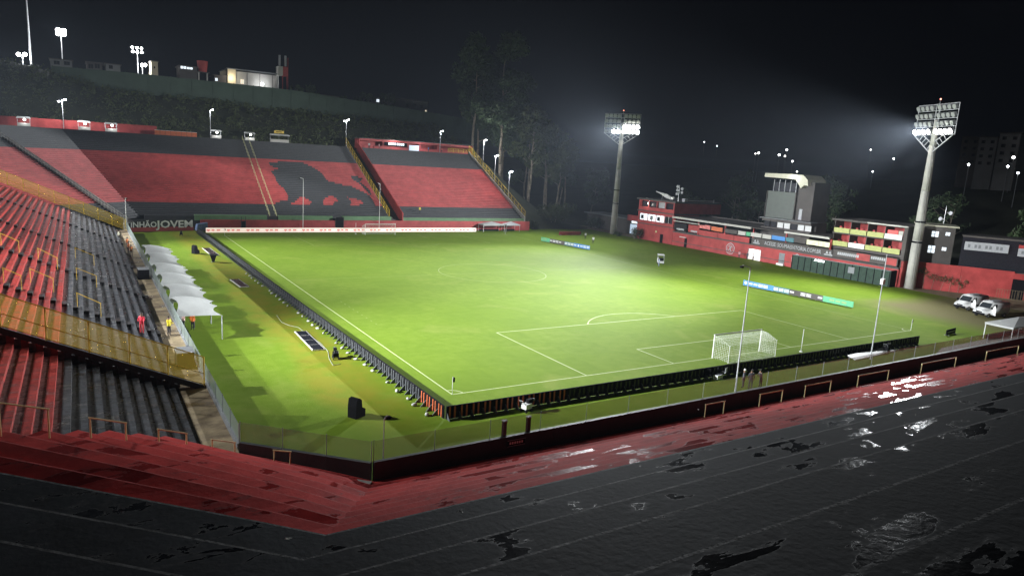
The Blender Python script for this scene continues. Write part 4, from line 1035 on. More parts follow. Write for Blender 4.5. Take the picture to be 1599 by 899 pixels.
# hanging boards in the openings
random.seed(11)
cols_ = ['panel_dark', 'bdark', 'red', 'led_red', 'orange', 'panel_dark', 'white', 'green_b', 'bwall', 'bwall', 'blue', 'tealboard', 'green_paint']
def hb(y0, y1, z0, z1, m, name='hanging_board', d=-.3): return part(RF, ls, name, m, (U(y0), U(y1), d, d+.08, z0, z1))
for y0, y1, z0, z1, m in ((80.8, 76.5, 4.0, 5.8, 'panel_dark'), (79.8, 77.2, 4.1, 4.5, 'lightgrey'), (75.9, 72.2, 4.0, 5.8, 'red'), (74.9, 72.8, 4.1, 4.5, 'lightgrey'), (72.2, 68.8, 5.3, 6.3, 'fl'), (68.4, 65.0, 5.2, 6.2, 'orange'), (64.2, 60.6, 5.2, 6.1, 'bdark'), (60.3, 58.2, 5.2, 6.1, 'bwall'), (58.0, 56.9, 5.2, 6.1, 'green_b'), (56.7, 53.8, 5.25, 6.15, 'bwall'), (53.5, 51.2, 5.25, 6.15, 'bwall'), (51.0, 47.6, 5.3, 6.2, 'blue'), (47.4, 45.4, 5.3, 6.2, 'tealboard'), (45.3, 42.5, 5.4, 6.3, 'bdark'), (42.3, 39.6, 5.4, 6.4, 'yel'), (39.5, 37.0, 5.4, 6.4, 'yel')):
    mm = {'fl': 'redboard', 'yel': 'lightboard'}.get(m, m)
    if mm == 'redboard' and mm not in M: M[mm] = mat('pale_red_board', (.7, .2, .18), .5, .4, 2.5)
    if mm == 'lightboard' and mm not in M: M[mm] = mat('light_board', (.75, .72, .5), .5, .3, 1.5)
    hb(y0, y1, z0, z1, mm, d=-.3 if z1-z0 > .5 else -.38)
for y0, y1 in ((72.2, 66.3), (66.2, 61.4), (61.3, 56.9)): hb(y0, y1, 3.65, 4.9, 'red')
# printed banner along the parapet
b1 = part(RF, ls, 'printed_banner', 'bdark', (U(56.2), U(36.0), -.42, -.32, 3.55, 5.05))
link('lettering', text_mesh('ACESSE: SOUMAISVITORIA.COM.BR', 1.15, frame_mtx(RF.p(U(45.6), -.44, 4.25), RF.a, (0, 0, 1)), 'lightgrey', .01, sx=.78), b1)
for yy in (54.8, 36.9):
    g = MB(); RF.box(g, U(yy)-.95, U(yy)+.95, -.45, -.43, 3.85, 4.05)
    for s in (-.35, .35): g.prism([RF.p(U(yy)+s-.28, -.45, 4.2), RF.p(U(yy)+s+.28, -.45, 4.2), RF.p(U(yy)+s, -.45, 4.75)], RF.b*.02)
    g.build('emblem', 'lightgrey', b1)
b2 = part(RF, ls, 'printed_banner', 'bdark', (U(35.9), U(22.7), -.42, -.32, 3.75, 5.3))
g = MB()
for k in range(11): RF.box(g, U(34.9)+k*.42, U(34.9)+k*.42+.3, -.45, -.43, 4.3, 4.85)
for k in range(7): RF.box(g, U(27.9)+k*.42, U(27.9)+k*.42+.3, -.45, -.43, 4.5, 5.0)
g.build('print', 'lightgrey', b2); part(RF, b2, 'print_field', 'red', (U(30.9), U(28.1), -.44, -.425, 3.9, 5.2), (U(25.0), U(22.9), -.44, -.425, 3.9, 5.2))
# club crest painted on the wall: pentagon shield outline with rings
def crest(y, z, r, parent):
    g = MB(); c = lambda a, q: RF.p(U(y)+q*math.sin(a), -.012, z+q*math.cos(a)*1.05)
    n = 5
    for ra, rb in ((1, .86), (.66, .58)):
        for i in range(n):
            a0, a1 = 2*math.pi*i/n, 2*math.pi*(i+1)/n; k = .5*(a0+a1)
            for p0, p1 in ((a0, k), (k, a1)):
                f = lambda a: 1.0 if a != k else .93
                g.quad(c(p0, r*ra*f(p0)), c(p1, r*ra*f(p1)), c(p1, r*rb*f(p1)), c(p0, r*rb*f(p0)))
    for a in (0.3, -.6, 2.4, 3.7): g.quad(c(a, r*.5), c(a+.5, r*.42), c(a+2.6, r*.25), c(a+2.9, r*.3))
    g.build('crest', 'lightgrey', parent)
crest(62.3, 1.65, 1.35, ls); crest(44.3, 1.65, 1.35, ls)
at_base(ls, (103.8, 52, 0))
# commentary tower
ctw = thing('commentary_tower', 'dark grey commentary tower with a white curved roof above the side stand', 'tower')
part(RF, ctw, 'lower_cabin', 'bdark', (U(57.2), U(44.5), 3.5, 9, 5.5, 7.6), (U(57.2), U(44.5), 3.5, 9, 8.9, 9.5), (U(57.2), U(44.5), 5.5, 9, 7.6, 8.9))
for i in range(7): part(RF, ctw, 'window', 'win_dim' if i in (2, 3, 5, 6) else 'panel_dark', (U(57.0)+i*1.78, U(57.0)+i*1.78+1.5, 4.2, 4.3, 7.65, 8.85))
part(RF, ctw, 'cabin_roof', 'grey', (U(57.6), U(44.2), 2.9, 5.4, 9.5, 9.65))
sg = part(RF, ctw, 'screen_box', 'screen', (U(60.2), U(52.6), 8.2, 12.5, 9.3, 15.5))
part(RF, sg, 'screen_frame', 'bdark', (U(60.4), U(60.2), 8.0, 8.5, 9.3, 15.6), (U(52.6), U(52.4), 8.0, 8.5, 9.3, 15.6))
part(RF, ctw, 'core', 'bdark', (U(52.3), U(48.3), 8.5, 14, 7, 18))
part(RF, ctw, 'deck', 'panel_dark', (U(59.2), U(52.8), 8.6, 13, 15.6, 17.6))
for k in range(5): part(RF, ctw, 'pillar', 'lightgrey', (U(59.0)+k*1.5, U(59.0)+k*1.5+.12, 8.4, 8.55, 15.5, 18.2))
g = MB(); prof = [(U(61.0), 18.6), (U(61.0), 19.5), (U(54), 19.6), (U(50.8), 19.5), (U(49.6), 18.6), (U(49.2), 17.2), (U(50.3), 17.3), (U(51.0), 16.6), (U(52.6), 18.5)]
g.prism([RF.p(u, 7.4, z) for u, z in prof], RF.b*6.5); g.build('roof', 'roofwhite', ctw)
part(RF, ctw, 'roof_lamp', 'bulb', (U(53.2), U(52.8), 7.1, 7.35, 18.7, 19.0)); part(RF, ctw, 'side_window', 'lightgrey', (U(51.4), U(50.6), 8.42, 8.5, 9.6, 12.0))
part(RF, ctw, 'foot', 'bdark', (U(57), U(44.7), 4, 8.9, -.01, 5.5))
at_base(ctw, (108, 52, 0))
lamp('POINT', RF.p(U(53), 6.6, 18.6), 120, rad=.2)
# two level boxes
bx_ = thing('box_stand', 'two level stand of viewing boxes with red seats and pale yellow panels', 'stand')
part(RF, bx_, 'base', 'bdark', (U(37.2), U(22.4), .7, 10, 5.4, 5.9)); part(RF, bx_, 'back_wall', 'red', (U(37.2), U(22.4), 3.5, 10, 5.9, 11.0)); part(RF, bx_, 'end_wall', 'bdark', (U(22.9), U(22.2), .45, 10, 0, 11.0))
part(RF, bx_, 'upper_floor', 'bdark', (U(37.2), U(22.9), .5, 3.5, 8.4, 8.6)); part(RF, bx_, 'roof', 'bdark', (U(37.6), U(22.0), .2, 11, 11.0, 11.35)); part(RF, bx_, 'roof_edge', 'bwall', (U(30), U(22.1), .05, .2, 11.1, 11.35))
for i in range(4):
    y0 = 36.9-i*3.5
    for z0, k in ((6.0, 0), (8.65, 1)):
        m = 'yelboard' if not ((i == 3 and k == 1) or (i == 1 and k == 0)) else 'white'
        part(RF, bx_, 'front_panel', m, (U(y0), U(y0-3.3), .35, .48, z0, z0+.95))
    part(RF, bx_, 'divider', 'bdark', (U(y0)-.12, U(y0), .5, 3.4, 5.9, 8.4), (U(y0)-.12, U(y0), .5, 3.4, 8.6, 11.0)); part(RF, bx_, 'red_panel', 'red', (U(y0), U(y0-3.3), 3.2, 3.45, 7.1, 8.35))
    for k, z0 in ((0, 6.5), (1, 9.15)):
        for q in range(3):
            u = U(y0)+.35+q*1.02
            s = part(RF, bx_, 'seat', 'red', (u, u+.5, 1.0, 1.5, z0-.1, z0+.05)); part(RF, s, 'seat_back', 'red', (u, u+.5, 1.5, 1.6, z0, z0+.72))
part(RF, bx_, 'poster', 'led_red', (U(25.9), U(23.9), .3, .34, 9.65, 10.35)); part(RF, bx_, 'poster', 'bwall', (U(23.8), U(22.95), .3, .34, 9.65, 10.35))
at_base(bx_, (104, 30, 0))
# stair block behind the tower
stb = thing('stair_block', 'dark stair block with small lit windows behind the near floodlight tower', 'building')
SF = Fr((106.9, 22.0), (.52, -.855))
part(SF, stb, 'wall', 'bdark', (.3, 6.2, 1.4, 9, 0, 11.6)); part(SF, stb, 'roof', 'roofwhite', (-.2, 6.7, .9, 9.3, 11.6, 11.85))
for uu, zz, w_, hh in ((2.5, 9.7, 1.1, 1.0), (4.7, 10.1, .7, .6), (2.3, 6.7, 1.1, 1.3), (4.5, 7.3, .7, .6)):
    w1 = part(SF, stb, 'window', 'win_lit', (uu, uu+w_, 1.33, 1.39, zz, zz+hh)); part(SF, w1, 'frame', 'dark', (uu+w_*.42, uu+w_*.5, 1.3, 1.325, zz, zz+hh), (uu, uu+w_, 1.3, 1.325, zz+hh*.45, zz+hh*.52))
at_base(stb, (105, 18, 0))
lamp('POINT', RF.p(U(18), .3, 11.2), 60, rad=.2)
# dark netted tunnel cover in front
nt_ = thing('netted_cage', 'long dark green netted enclosure standing before the side stand', 'enclosure')
part(RF, nt_, 'net_wall', 'darkgreen', (U(44), U(30.5), -1.9, -1.75, 0, 2.9)); part(RF, nt_, 'net_wall', 'darkgreen', (U(30.5), U(22.8), -1.9, -1.75, 0, 3.1))
part(RF, nt_, 'net_roof', 'darkgreen', (U(44), U(22.8), -1.75, -.45, 2.75, 2.85)); part(RF, nt_, 'net_end', 'darkgreen', (U(44.1), U(43.98), -1.9, -.1, 0, 2.85)); part(RF, nt_, 'net_end', 'dark', (U(22.8), U(22.7), -1.9, -.1, 0, 3.1))
for k in range(15): part(RF, nt_, 'post', 'dark', (U(44)+k*1.5, U(44)+k*1.5+.1, -1.99, -1.91, 0, 2.95))
part(RF, nt_, 'rail', 'grey', (U(44), U(22.8), -1.98, -1.905, 2.96, 3.05)); part(RF, nt_, 'lamp_strip', 'bulb_cool', (U(38.6), U(36.6), -2.1, -2.0, 2.55, 2.75)); part(RF, nt_, 'notice', 'grey', (U(31.2), U(29.9), -2.0, -1.995, 1.3, 2.5))
at_base(nt_, (102, 33, 0))
# slanted stand beyond the tower
SF = Fr((106.9, 22.0), (.52, -.855))
ss_ = thing('side_stand', 'red wall with climbing plants and a dark stand above it, behind the vans', 'stand')
part(RF, ss_, 'wall_panel', 'red', (U(22.48), U(22.1), .4, 3.4, 0, 4.9))
for i in range(5): part(SF, ss_, 'wall_panel', 'red', (i*8, i*8+7.98, 0, .4, 0, 4.9 if i < 2 else 4.6))
part(SF, ss_, 'upper_wall', 'panel_dark', (7.5, 40, 1.2, 1.6, 4.5, 10.2)); part(SF, ss_, 'seat_deck', 'bdark', (0, 40, .4, 8, 4.3, 4.7)); part(SF, ss_, 'roof', 'bdark', (7.5, 40, .8, 9, 10.2, 10.5)); part(SF, ss_, 'opening', 'dark', (15.9, 17.8, -.05, -.005, 0, 3.6))
for u0, u1, z0, z1, m in ((7.9, 14.6, 7.9, 9.4, 'lightgrey'), (16.0, 26, 7.6, 9.0, 'lightgrey'), (16, 26, 9.02, 9.6, 'red')):
    b3 = part(SF, ss_, 'printed_banner', m, (u0, u1, .9, 1.0, z0, z1))
    if m != 'red':
        g = MB(); q = u0+.5
        while q < u1-.8: SF.box(g, q, q+.38, .87, .895, z0+.45, z1-.45); q += .62+.4*((int(q*3) % 5) == 0)
        g.build('print', 'grey', b3)
part(SF, ss_, 'wall_lamp', 'bwall', (21.6, 22.2, -.15, -.005, 2.9, 3.6))
at_base(ss_, (108, 14, 0))
for k in range(4):
    u0 = 13.5+k*3.2
    t = thing('crowd_barrier', 'rusty railing section before the red wall behind the vans', 'barrier', 'railing sections behind the vans'); g = MB()
    for q in range(9): a = SF.p(u0+q*.38, -2.5, 0); g.tube(a, a+Vector((0, 0, 1.9)), .025, n=4)
    for z in (.2, 1.85): g.tube(SF.p(u0, -2.5, z), SF.p(u0+3.05, -2.5, z), .03, n=4)
    g.build('bars', 'brown', t); at_base(t, SF.p(u0, -2.5, 0))
# background masts behind the right stand
aerial('tall grey mast with ring of unlit lamps behind the side stand', atx(1283, 352, 125)-Vector((0, 0, 8)), atx(1289, 290, 125).z-atx(1283, 352, 125).z+8, 6)
aerial('grey mast with dishes behind the stair block', atx(1473, 352, 118)-Vector((0, 0, 10)), atx(1476, 322, 118).z-atx(1473, 352, 118).z+10, 6)
for px0, px1, yy in ((990, 945, 0),):
    sh = thing('shed', 'low grey shed with lit white panels beyond the far floodlight tower', 'shed'); F2 = Fr((107, 108), (0, -1))
    part(F2, sh, 'wall', 'bdark', (-16, 12, 2, 8, 0, 4.2)); part(F2, sh, 'roof', 'grey', (-16.5, 12.5, 1, 9, 4.2, 4.5)); part(F2, sh, 'red_fascia', 'red', (4, 12, .9, 1.0, 4.0, 5.6))
    part(F2, sh, 'lit_panel', 'win_lit', (5, 8, 1.8, 1.9, 3.3, 4.0)); part(F2, sh, 'blue_panel', 'bluelit', (6.8, 10.3, -.2, -.1, .5, 3.2))
    at_base(sh, (110, 108, 0))
t = thing('red_barrier', 'low red barrier on the grass bank before the bush', 'barrier', None, atz(890, 367, 0)); g = MB(); g.box(-3.5, 3.5, -.2, .2, 0, .95); g.build('panel', 'red', t); g = MB(); g.box(-3.4, -3.2, -.4, .4, 0, .2); g.box(3.2, 3.4, -.4, .4, 0, .2); g.build('foot', 'grey', t)

# ------------------------------------------------------------------ vans
def van(label, x, y, rz):
    t = thing('delivery_van', label, 'van', None, (x, y, 0), rz)   # front towards local -X
    W2 = .98
    pr = [(-2.7, .45), (-2.75, .95), (-2.35, 1.18), (-1.75, 1.30), (-1.05, 2.15), (-.7, 2.3), (2.75, 2.32), (2.85, 2.1), (2.85, .45)]
    bm = bmesh.new(); vs = [bm.verts.new((a, -W2, b)) for a, b in pr]; f = bm.faces.new(vs); r = bmesh.ops.extrude_face_region(bm, geom=[f])
    bmesh.ops.translate(bm, vec=(0, 2*W2, 0), verts=[v for v in r['geom'] if isinstance(v, bmesh.types.BMVert)])
    bmesh.ops.recalc_face_normals(bm, faces=bm.faces); bmesh.ops.bevel(bm, geom=list(bm.edges), offset=.09, segments=2, affect='EDGES')
    me = bpy.data.meshes.new('body'); bm.to_mesh(me); bm.free(); me.materials.append(M['vanwhite']); 
    for p in me.polygons: p.use_smooth = True
    link('body', me, t)
    g = MB(); a, b = Vector((-1.70, 0, 1.36)), Vector((-1.10, 0, 2.09)); n = Vector((-.77, 0, .63))*.03
    g.prism([a+n+Vector((0, -.84, 0)), a+n+Vector((0, .84, 0)), b+n+Vector((0, .74, 0)), b+n+Vector((0, -.74, 0))], n*.3); g.build('windscreen', 'glasspane', t)
    for s in (-1, 1):
        g = MB(); g.prism([(-1.6, s*(W2+.004), 1.36), (-.25, s*(W2+.004), 1.36), (-.25, s*(W2+.004), 2.02), (-1.05, s*(W2+.004), 2.02)], (0, s*.012, 0)); g.build('side_window', 'glasspane', t)
        g = MB(); g.box(-2.70, -2.62, s*.62-.2, s*.62+.2, .84, 1.05); g.build('headlight', 'lightgrey', t)
        g = MB(); g.box(-1.75, -1.6, s*1.0-.02 if s > 0 else -1.25, 1.25 if s > 0 else s*1.0+.02, 1.35, 1.62); g.build('mirror', 'dark', t)
        for xx in (-1.85, 1.75):
            g = MB(); g.tube((xx, s*.74, .34), (xx, s*1.0, .34), .34, n=16); w_ = g.build('wheel', 'tyre', t); g = MB(); g.tube((xx, s*.98, .34), (xx, s*1.012, .34), .2, n=12); g.build('rim', 'lightgrey', w_)
    g = MB(); g.box(-2.84, -2.72, -.9, .9, .40, .70); g.build('bumper', 'dark', t); g = MB(); g.box(-2.80, -2.74, -.45, .45, .74, .90); g.build('grille', 'dark', t)
    # open front door
    g = MB(); c = Vector((-1.5, -W2-.03, 0)); e = Vector((-.35, -.94, 0)).normalized(); 
    g.prism([c+Vector((0, 0, .5)), c+e*.95+Vector((0, 0, .5)), c+e*.95+Vector((0, 0, 1.35)), c+e*.6+Vector((0, 0, 2.0)), c+Vector((0, 0, 1.45))], Vector((.94, -.35, 0))*.05); g.build('door', 'vanwhite', t)
    g = MB(); g.box(-.6, 1.6, -.5, .5, 2.36, 2.44); g.build('roof_box', 'lightgrey', t)
van('white delivery van with its front door open, the one farther from the near wall', 95.3, 5.6, -.12); van('white delivery van with its front door open, the one closer to the near wall', 92.3, 1.3, -.16)
small_tent('white flat canopy over the path behind the near wall by the vans', 73.5, 84, -9.5, -6.2, 2.2)

# ------------------------------------------------------------------ top of the far terrace
g = MB(); g.box(-75, 83, 149.4, 157.5, 17, 19.62); struct(g.build('promenade', 'black_wall'))
bw = thing('back_wall', 'long red wall at the top of the corner terrace below the hillside', 'wall')
for i in range(9): x0 = -60+i*5.8; g = MB(); g.box(x0, x0+5.78, 153.6, 153.9, 19.5, 21.9); g.build('wall_panel', 'red', bw)
at_base(bw, (-30, 153.7, 19.6))
ob = thing('panel_barrier', 'row of orange panels on the top walkway of the lion terrace', 'barrier')
for i in range(8): g = MB(); g.box(-8.6+i*1.22, -8.6+i*1.22+1.16, 150.2, 150.3, 19.6, 20.9); g.build('panel', 'orange', ob); g = MB(); g.box(-8.6+i*1.22, -8.6+i*1.22+1.16, 150.18, 150.32, 20.9, 20.98); g.build('rim', 'white', ob)
at_base(ob, (-4, 150.2, 19.6))
def stall(label, x, bulb=True, m='white', w2=1.2, y=151):
    t = thing('kiosk', label, 'kiosk', None, (x, y, 19.62))
    g = MB(); g.box(-w2, w2, -.5, .5, 0, .95); g.build('counter', 'bwall', t)
    g = MB(); g.prism([(-w2-.2, -.8, 1.95), (w2+.2, -.8, 1.95), (w2, 0, 2.35), (-w2, 0, 2.35)], (0, .9, .05)); g.build('roof', m, t)
    for s in (-1, 1): g = MB(); g.tube((s*w2, .4, 0), (s*w2, .4, 2.2), .05, n=5); g.build('post', 'lightgrey', t)
    if bulb: g = MB(); g.ball((.2, -.3, 1.7), .26); g.build('bulb', 'bulb', t); lamp('POINT', (x+.2, y-.9, 21.2), 160, rad=.2)
for xx, l, bq in ((-35.5, 'white lit kiosk before the red back wall, farthest from the lion', True), (-23.6, 'small white kiosk before the red back wall beside the lamp post', True), (-18.0, 'white lit kiosk before the red back wall, nearest the orange panels', True), (5.8, 'white kiosk with pale roof beside the lamp post near the orange panels', True), (14.2, 'brightly lit kiosk above the lion head', True), (22.0, 'dark kiosk with a yellow sign above the lion', False)):
    stall(l, xx, bq, w2=1.2 if xx < 20 else 2.4)
t = thing('sign', 'small yellow sign on the walkway above the lion', 'sign', None, (22.0, 151.6, 19.62)); g = MB(); g.box(-1.3, 1.3, -.05, .05, 2.6, 3.3); g.build('plate', 'yellow', t); g = MB(); g.tube((0, .08, 0), (0, .08, 3.2), .05, n=5); g.build('post', 'grey', t); g = MB(); g.box(-.8, .8, -.058, -.052, 2.85, 3.05); g.build('print', 'dark', t)
kb = thing('kiosk_row', 'long low red kiosk building with white sign on top of the bright red terrace', 'building')
g = MB(); g.box(45.3, 83, 153.0, 157, 19.5, 20.6); g.box(45.3, 83, 153.0, 157, 21.9, 22.5); g.box(45.3, 83, 156, 157, 20.6, 21.9)
for x in (45.3, 52.5, 60.5, 64.5, 70.5, 82.7): g.box(x, x+.3, 153.0, 156, 20.6, 21.9)
g.build('wall', 'red', kb); g = MB(); g.box(45, 83.2, 152.4, 157.2, 22.5, 22.65); g.build('roof', 'bdark', kb)
g = MB(); g.box(53, 60.3, 152.9, 152.96, 20.9, 21.9); g.build('signboard', 'dark', kb); g = MB()
for k in range(4): g.box(54.3+k*.62, 54.3+k*.62+.5, 152.86, 152.89, 21.1, 21.75); g.box(57.0+k*.62, 57.0+k*.62+.5, 152.86, 152.89, 21.1, 21.75)
g.build('sign_letters', 'win_lit', kb); g = MB(); g.box(61, 64.2, 152.7, 152.9, 19.8, 21.4); g.build('blue_panel', 'bluelit', kb)
at_base(kb, (64, 154, 19.6))
lamp('POINT', (56, 151.2, 22.2), 350, rad=.3); lamp('POINT', (64.5, 151, 21.6), 250, (.8, .88, 1), rad=.3)
for q, xx in enumerate((47.5, 50.6, 66.5, 71.0)): P_('person standing on the walkway before the red kiosk row', Vector((xx, 150.8, 19.62)), 3+q, ((.7, .7, .7), (.6, .3, .3), (.1, .15, .4), (.5, .1, .08))[q], group='people by the kiosk row')
# lamp posts
def lamp_post(label, x, y, z0, z1, power=900, dbl=False, m='bulb_cool', spot=True):
    t = thing('lamp_post', label, 'lamp post', None, (x, y, z0)); h = z1-z0
    g = MB(); g.tube((0, 0, -.02), (0, 0, h), .10, .06, 8); g.build('pole', 'lightgrey', t)
    for s in ((0, 1) if dbl else (0,)):
        dx = (.6, -.7)[s]*(0 if m == 'cluster' else 1)
        g = MB(); g.tube((0, 0, h-.1-.5*s), (dx, -.2, h+.12-.5*s), .035, n=5); g.build('arm', 'lightgrey', t)
        g = MB(); g.ball((dx, -.25, h+.06-.5*s), .24, .24, .16); g.build('lamp_head', 'bulb_cool', t)
    if power: lamp('POINT', (x, y-.6, z1-.3), power, rad=.25)
for a, b, l, dbl, pw_ in (((97, 156), (97, 205), 'lamp post before the red back wall with a small kiosk beside it', True, 5000), ((328, 172), (328, 214), 'lamp post beside the orange panels on the top walkway', False, 500), ((541, 187), (541, 216), 'lamp post with two heads at the top of the sunken stairway', True, 900), ((688, 205), (686, 232), 'lamp post before the red kiosk row', False, 800)):
    q = aty(a[0], a[1], 151.8); lamp_post(l, q.x, 151.8, 19.62, q.z, pw_, dbl)
for k, (a, l) in enumerate((((756, 219), 'lamp post outside the bright red terrace near its top'), ((774, 243), 'lamp post outside the bright red terrace half way up'), ((796, 268), 'lamp post outside the bright red terrace near its foot'))):
    yy = (146, 135, 124)[k]; q = aty(a[0], a[1], yy); lamp_post(l, q.x, yy, max(terrain(q.x, yy), 0), q.z, 2600)

# ------------------------------------------------------------------ hill: green wall, buildings, lights
hw = thing('boundary_wall', 'long dark green wall running along the top of the hillside', 'wall')
WP = [(-110, 34.0), (-45, 36.2), (-9.6, 36.8), (32.7, 36.6), (89.7, 33.3), (112, 31.0)]
def wz(x):
    for (a, za), (b, zb) in zip(WP, WP[1:]):
        if a <= x <= b: return za+(zb-za)*(x-a)/(b-a)
x = -30.0
while x < 104:
    w_ = 5.8; g = MB(); z0, z1 = wz(x), wz(min(x+w_, 111))
    g.hexa([(x, 185, z0-8), (x+w_-.06, 185, z1-8), (x+w_-.06, 185.3, z1-8), (x, 185.3, z0-8), (x, 185, z0), (x+w_-.06, 185, z1), (x+w_-.06, 185.3, z1), (x, 185.3, z0)]); g.build('wall_panel', 'hillwall', hw)
    g = MB(); g.box(x-.2, x+.14, 184.85, 185.0, z0-7, z0+.1); g.build('pier', 'hillwall', hw); x += w_
at_base(hw, (30, 185, 30))
def hb_box(parent, name, m, x0, x1, y0, y1, z0, z1): g = MB(); g.box(x0, x1, y0, y1, z0, z1); return g.build(name, m, parent)
def win(parent, x, y, z, w_, h, m): f = hb_box(parent, 'window', m, x, x+w_, y-.06, y, z, z+h); hb_box(f, 'frame', 'bdark', x+w_*.46, x+w_*.54, y-.09, y-.062, z, z+h)
def Q(a, b, Y=200): return aty(a, b, Y)
b1_ = thing('warehouse', 'long white building with a lit cream gable on the hill', 'building'); p, q = Q(355, 108), Q(433, 140)
hb_box(b1_, 'wall', 'bwall', p.x+2.6, q.x, 200, 214, 30, p.z-.4); hb_box(b1_, 'gable', 'cream', p.x, p.x+2.5, 199.5, 214, 30, p.z); hb_box(b1_, 'roof', 'grey', p.x-.3, q.x+.3, 199.2, 214.5, p.z, p.z+.3)
for k in range(3): hb_box(b1_, 'pilaster', 'bdark', p.x+6+k*4, p.x+6.15+k*4, 199.9, 199.99, 30, p.z-.5)
win(b1_, p.x+4, 200, 38, 1.0, 1.4, 'win_warm'); at_base(b1_, (p.x, 200, 32))
lamp('POINT', (p.x+1, 198, 39.5), 350, (1, .9, .7), rad=.3); lamp('POINT', (Q(408, 132).x, 198.0, Q(408, 132).z), 500, rad=.3)
t = thing('lamp_post', 'low white lamp against the white hill building', 'lamp post', None, (Q(408, 132).x, 198.6, 33)); g = MB(); g.tube((0, 0, 0), (0, 0, Q(408, 132).z-33), .06, n=5); g.build('pole', 'grey', t); g = MB(); g.ball((0, 0, Q(408, 132).z-33), .45); g.build('lamp_head', 'bulb_cool', t)
b2_ = thing('water_tower', 'slim red and white tower beside the white hill building', 'tower'); p, q = Q(432, 104), Q(447, 120)
for i, (xa, xb) in enumerate(((0, .5), (.5, 1))): hb_box(b2_, 'tank_side', ('bwall', 'red')[i], p.x+(q.x-p.x)*xa, p.x+(q.x-p.x)*xb-.01, 198, 201, q.z, p.z)
for k in range(3): hb_box(b2_, 'leg', ('white', 'red', 'red')[k], p.x+(q.x-p.x)*k*.45, p.x+(q.x-p.x)*k*.45+.25, 198.2, 198.5, 30, q.z)
for a in (435, 444): c = Q(a, 90); hb_box(b2_, 'aerial_panel', 'lightgrey', c.x-.3, c.x+.3, 198.5, 198.8, p.z+.2, p.z+3.6)
hb_box(b2_, 'ladder', 'red', q.x+.05, q.x+.2, 198.2, 198.4, 30, p.z+3); at_base(b2_, (p.x, 199, 32))
b3_ = thing('water_tank', 'dark red tapered water tank on legs on the hill', 'water tank'); p, q = Q(309, 94), Q(326, 113)
g = MB(); xm = (p.x+q.x)/2; r = (q.x-p.x)/2; g.tube((xm, 202, q.z), (xm, 202, p.z), r*.8, r*1.05, 14); g.build('tank', 'red', b3_)
for dx in (-r*.8, r*.8): hb_box(b3_, 'leg', 'bwall', xm+dx-.2, xm+dx+.2, 201, 201.4, 30, q.z)
hb_box(b3_, 'platform', 'bdark', xm-r*1.2, xm+r*1.2, 200.5, 203.5, q.z-.3, q.z-.01); at_base(b3_, (xm, 202, 32))
def house(label, a, b, c, d, m, wins, Y=200, roof='bdark'):
    p, q = Q(a, b, Y), Q(c, d, Y); t = thing('house', label, 'house'); hb_box(t, 'wall', m, p.x, q.x, Y, Y+8, 26, p.z); hb_box(t, 'roof', roof, p.x-.3, q.x+.3, Y-.4, Y+8.4, p.z, p.z+.25)
    for (e, f, w_, h, mm) in wins: r = Q(e, f, Y); win(t, r.x, Y, r.z-h, w_, h, mm)
    at_base(t, (p.x, Y, 30)); return t
house('narrow cream house on the hill beside the glaring lamp', 236, 96, 247, 118, 'cream', [(240, 104, .4, .6, 'panel_dark')])
house('dark house with lit windows left of the red water tank', 280, 103, 308, 118, 'bdark', [(282, 103, 1.6, .8, 'win_lit'), (292, 105, 1.6, .6, 'win_lit')])
house('dark low house on the hill with red lit door', 335, 118, 360, 135, 'bdark', [(336, 122, .7, .9, 'win_lit'), (357, 128, .6, .8, 'led_red')])
house('small house with bright white window at the right of the white hill building', 493, 148, 530, 165, 'bdark', [(494, 149, 1.2, 1.6, 'win_lit'), (504, 155, 1.6, .8, 'bulb_s'), (518, 158, 1.6, .6, 'win_warm')])
house('wide dark house with a small tank behind the green wall', 548, 158, 590, 172, 'bdark', [(560, 163, 1.2, .9, 'win_warm'), (576, 164, .6, .6, 'win_warm')])
house('long grey house behind the green wall nearest the tall trees', 592, 152, 668, 178, 'hillgrey', [(588, 155, 1.0, 1.0, 'win_lit'), (633, 162, 1.2, 1.2, 'panel_dark'), (645, 162, 1.2, 1.2, 'panel_dark'), (655, 164, 1.2, 1.2, 'panel_dark'), (664, 172, .5, .9, 'win_warm')])
house('low block behind the hill edge near the dazzling lamp', 135, 97, 160, 108, 'bdark', [(138, 100, 1.2, 1.2, 'panel_dark'), (148, 100, 1.2, 1.2, 'panel_dark')])
house('pale low block behind the hill edge left of the six lamp mast', 165, 100, 188, 109, 'hillgrey', [(170, 102, 1.0, 1.0, 'panel_dark')])
house('pale flat block at the hill edge below the dazzling lamp', 78, 92, 113, 103, 'hillgrey', [(84, 95, 1.4, 1.0, 'panel_dark'), (100, 96, 1.4, 1.0, 'panel_dark')])
def hill_lamp(label, a, b, heads, Y=205, r=.55, power=0, cluster=False):
    p = Q(a, b, Y); t = thing('floodlight_mast', label, 'lamp post', None, (p.x, Y, 28)); h = p.z-28
    g = MB(); g.tube((0, 0, 0), (0, 0, h), .16, .1, 6); g.build('pole', 'lightgrey', t)
    for dx, dz in heads: g = MB(); g.obox((dx, -.1, h+dz), (.05, 0, 0), (0, .1, 0), (0, 0, .05)); g.ball((dx, -.3, h+dz), r, .2, r); g.build('lamp_head', 'lamp_on', t)
    if power: lamp('POINT', (p.x, Y-1.5, p.z), power, rad=.6)
hill_lamp('dazzling floodlight on a tall mast on the hill', 95, 50, [(-.7, .3), (.7, .3), (-.7, -.6), (.7, -.6)], r=.62, power=9000)
hill_lamp('pair of glaring floodlights low on the hill edge', 35, 86, [(-.9, 0), (.6, .2)], r=.5, power=4000)
hill_lamp('mast with six small lamps on the hill', 214, 78, [(-1.3, .5), (0, .5), (1.2, .5), (-1.2, -.7), (0, -.7), (1.2, -.7)], r=.32, power=500)
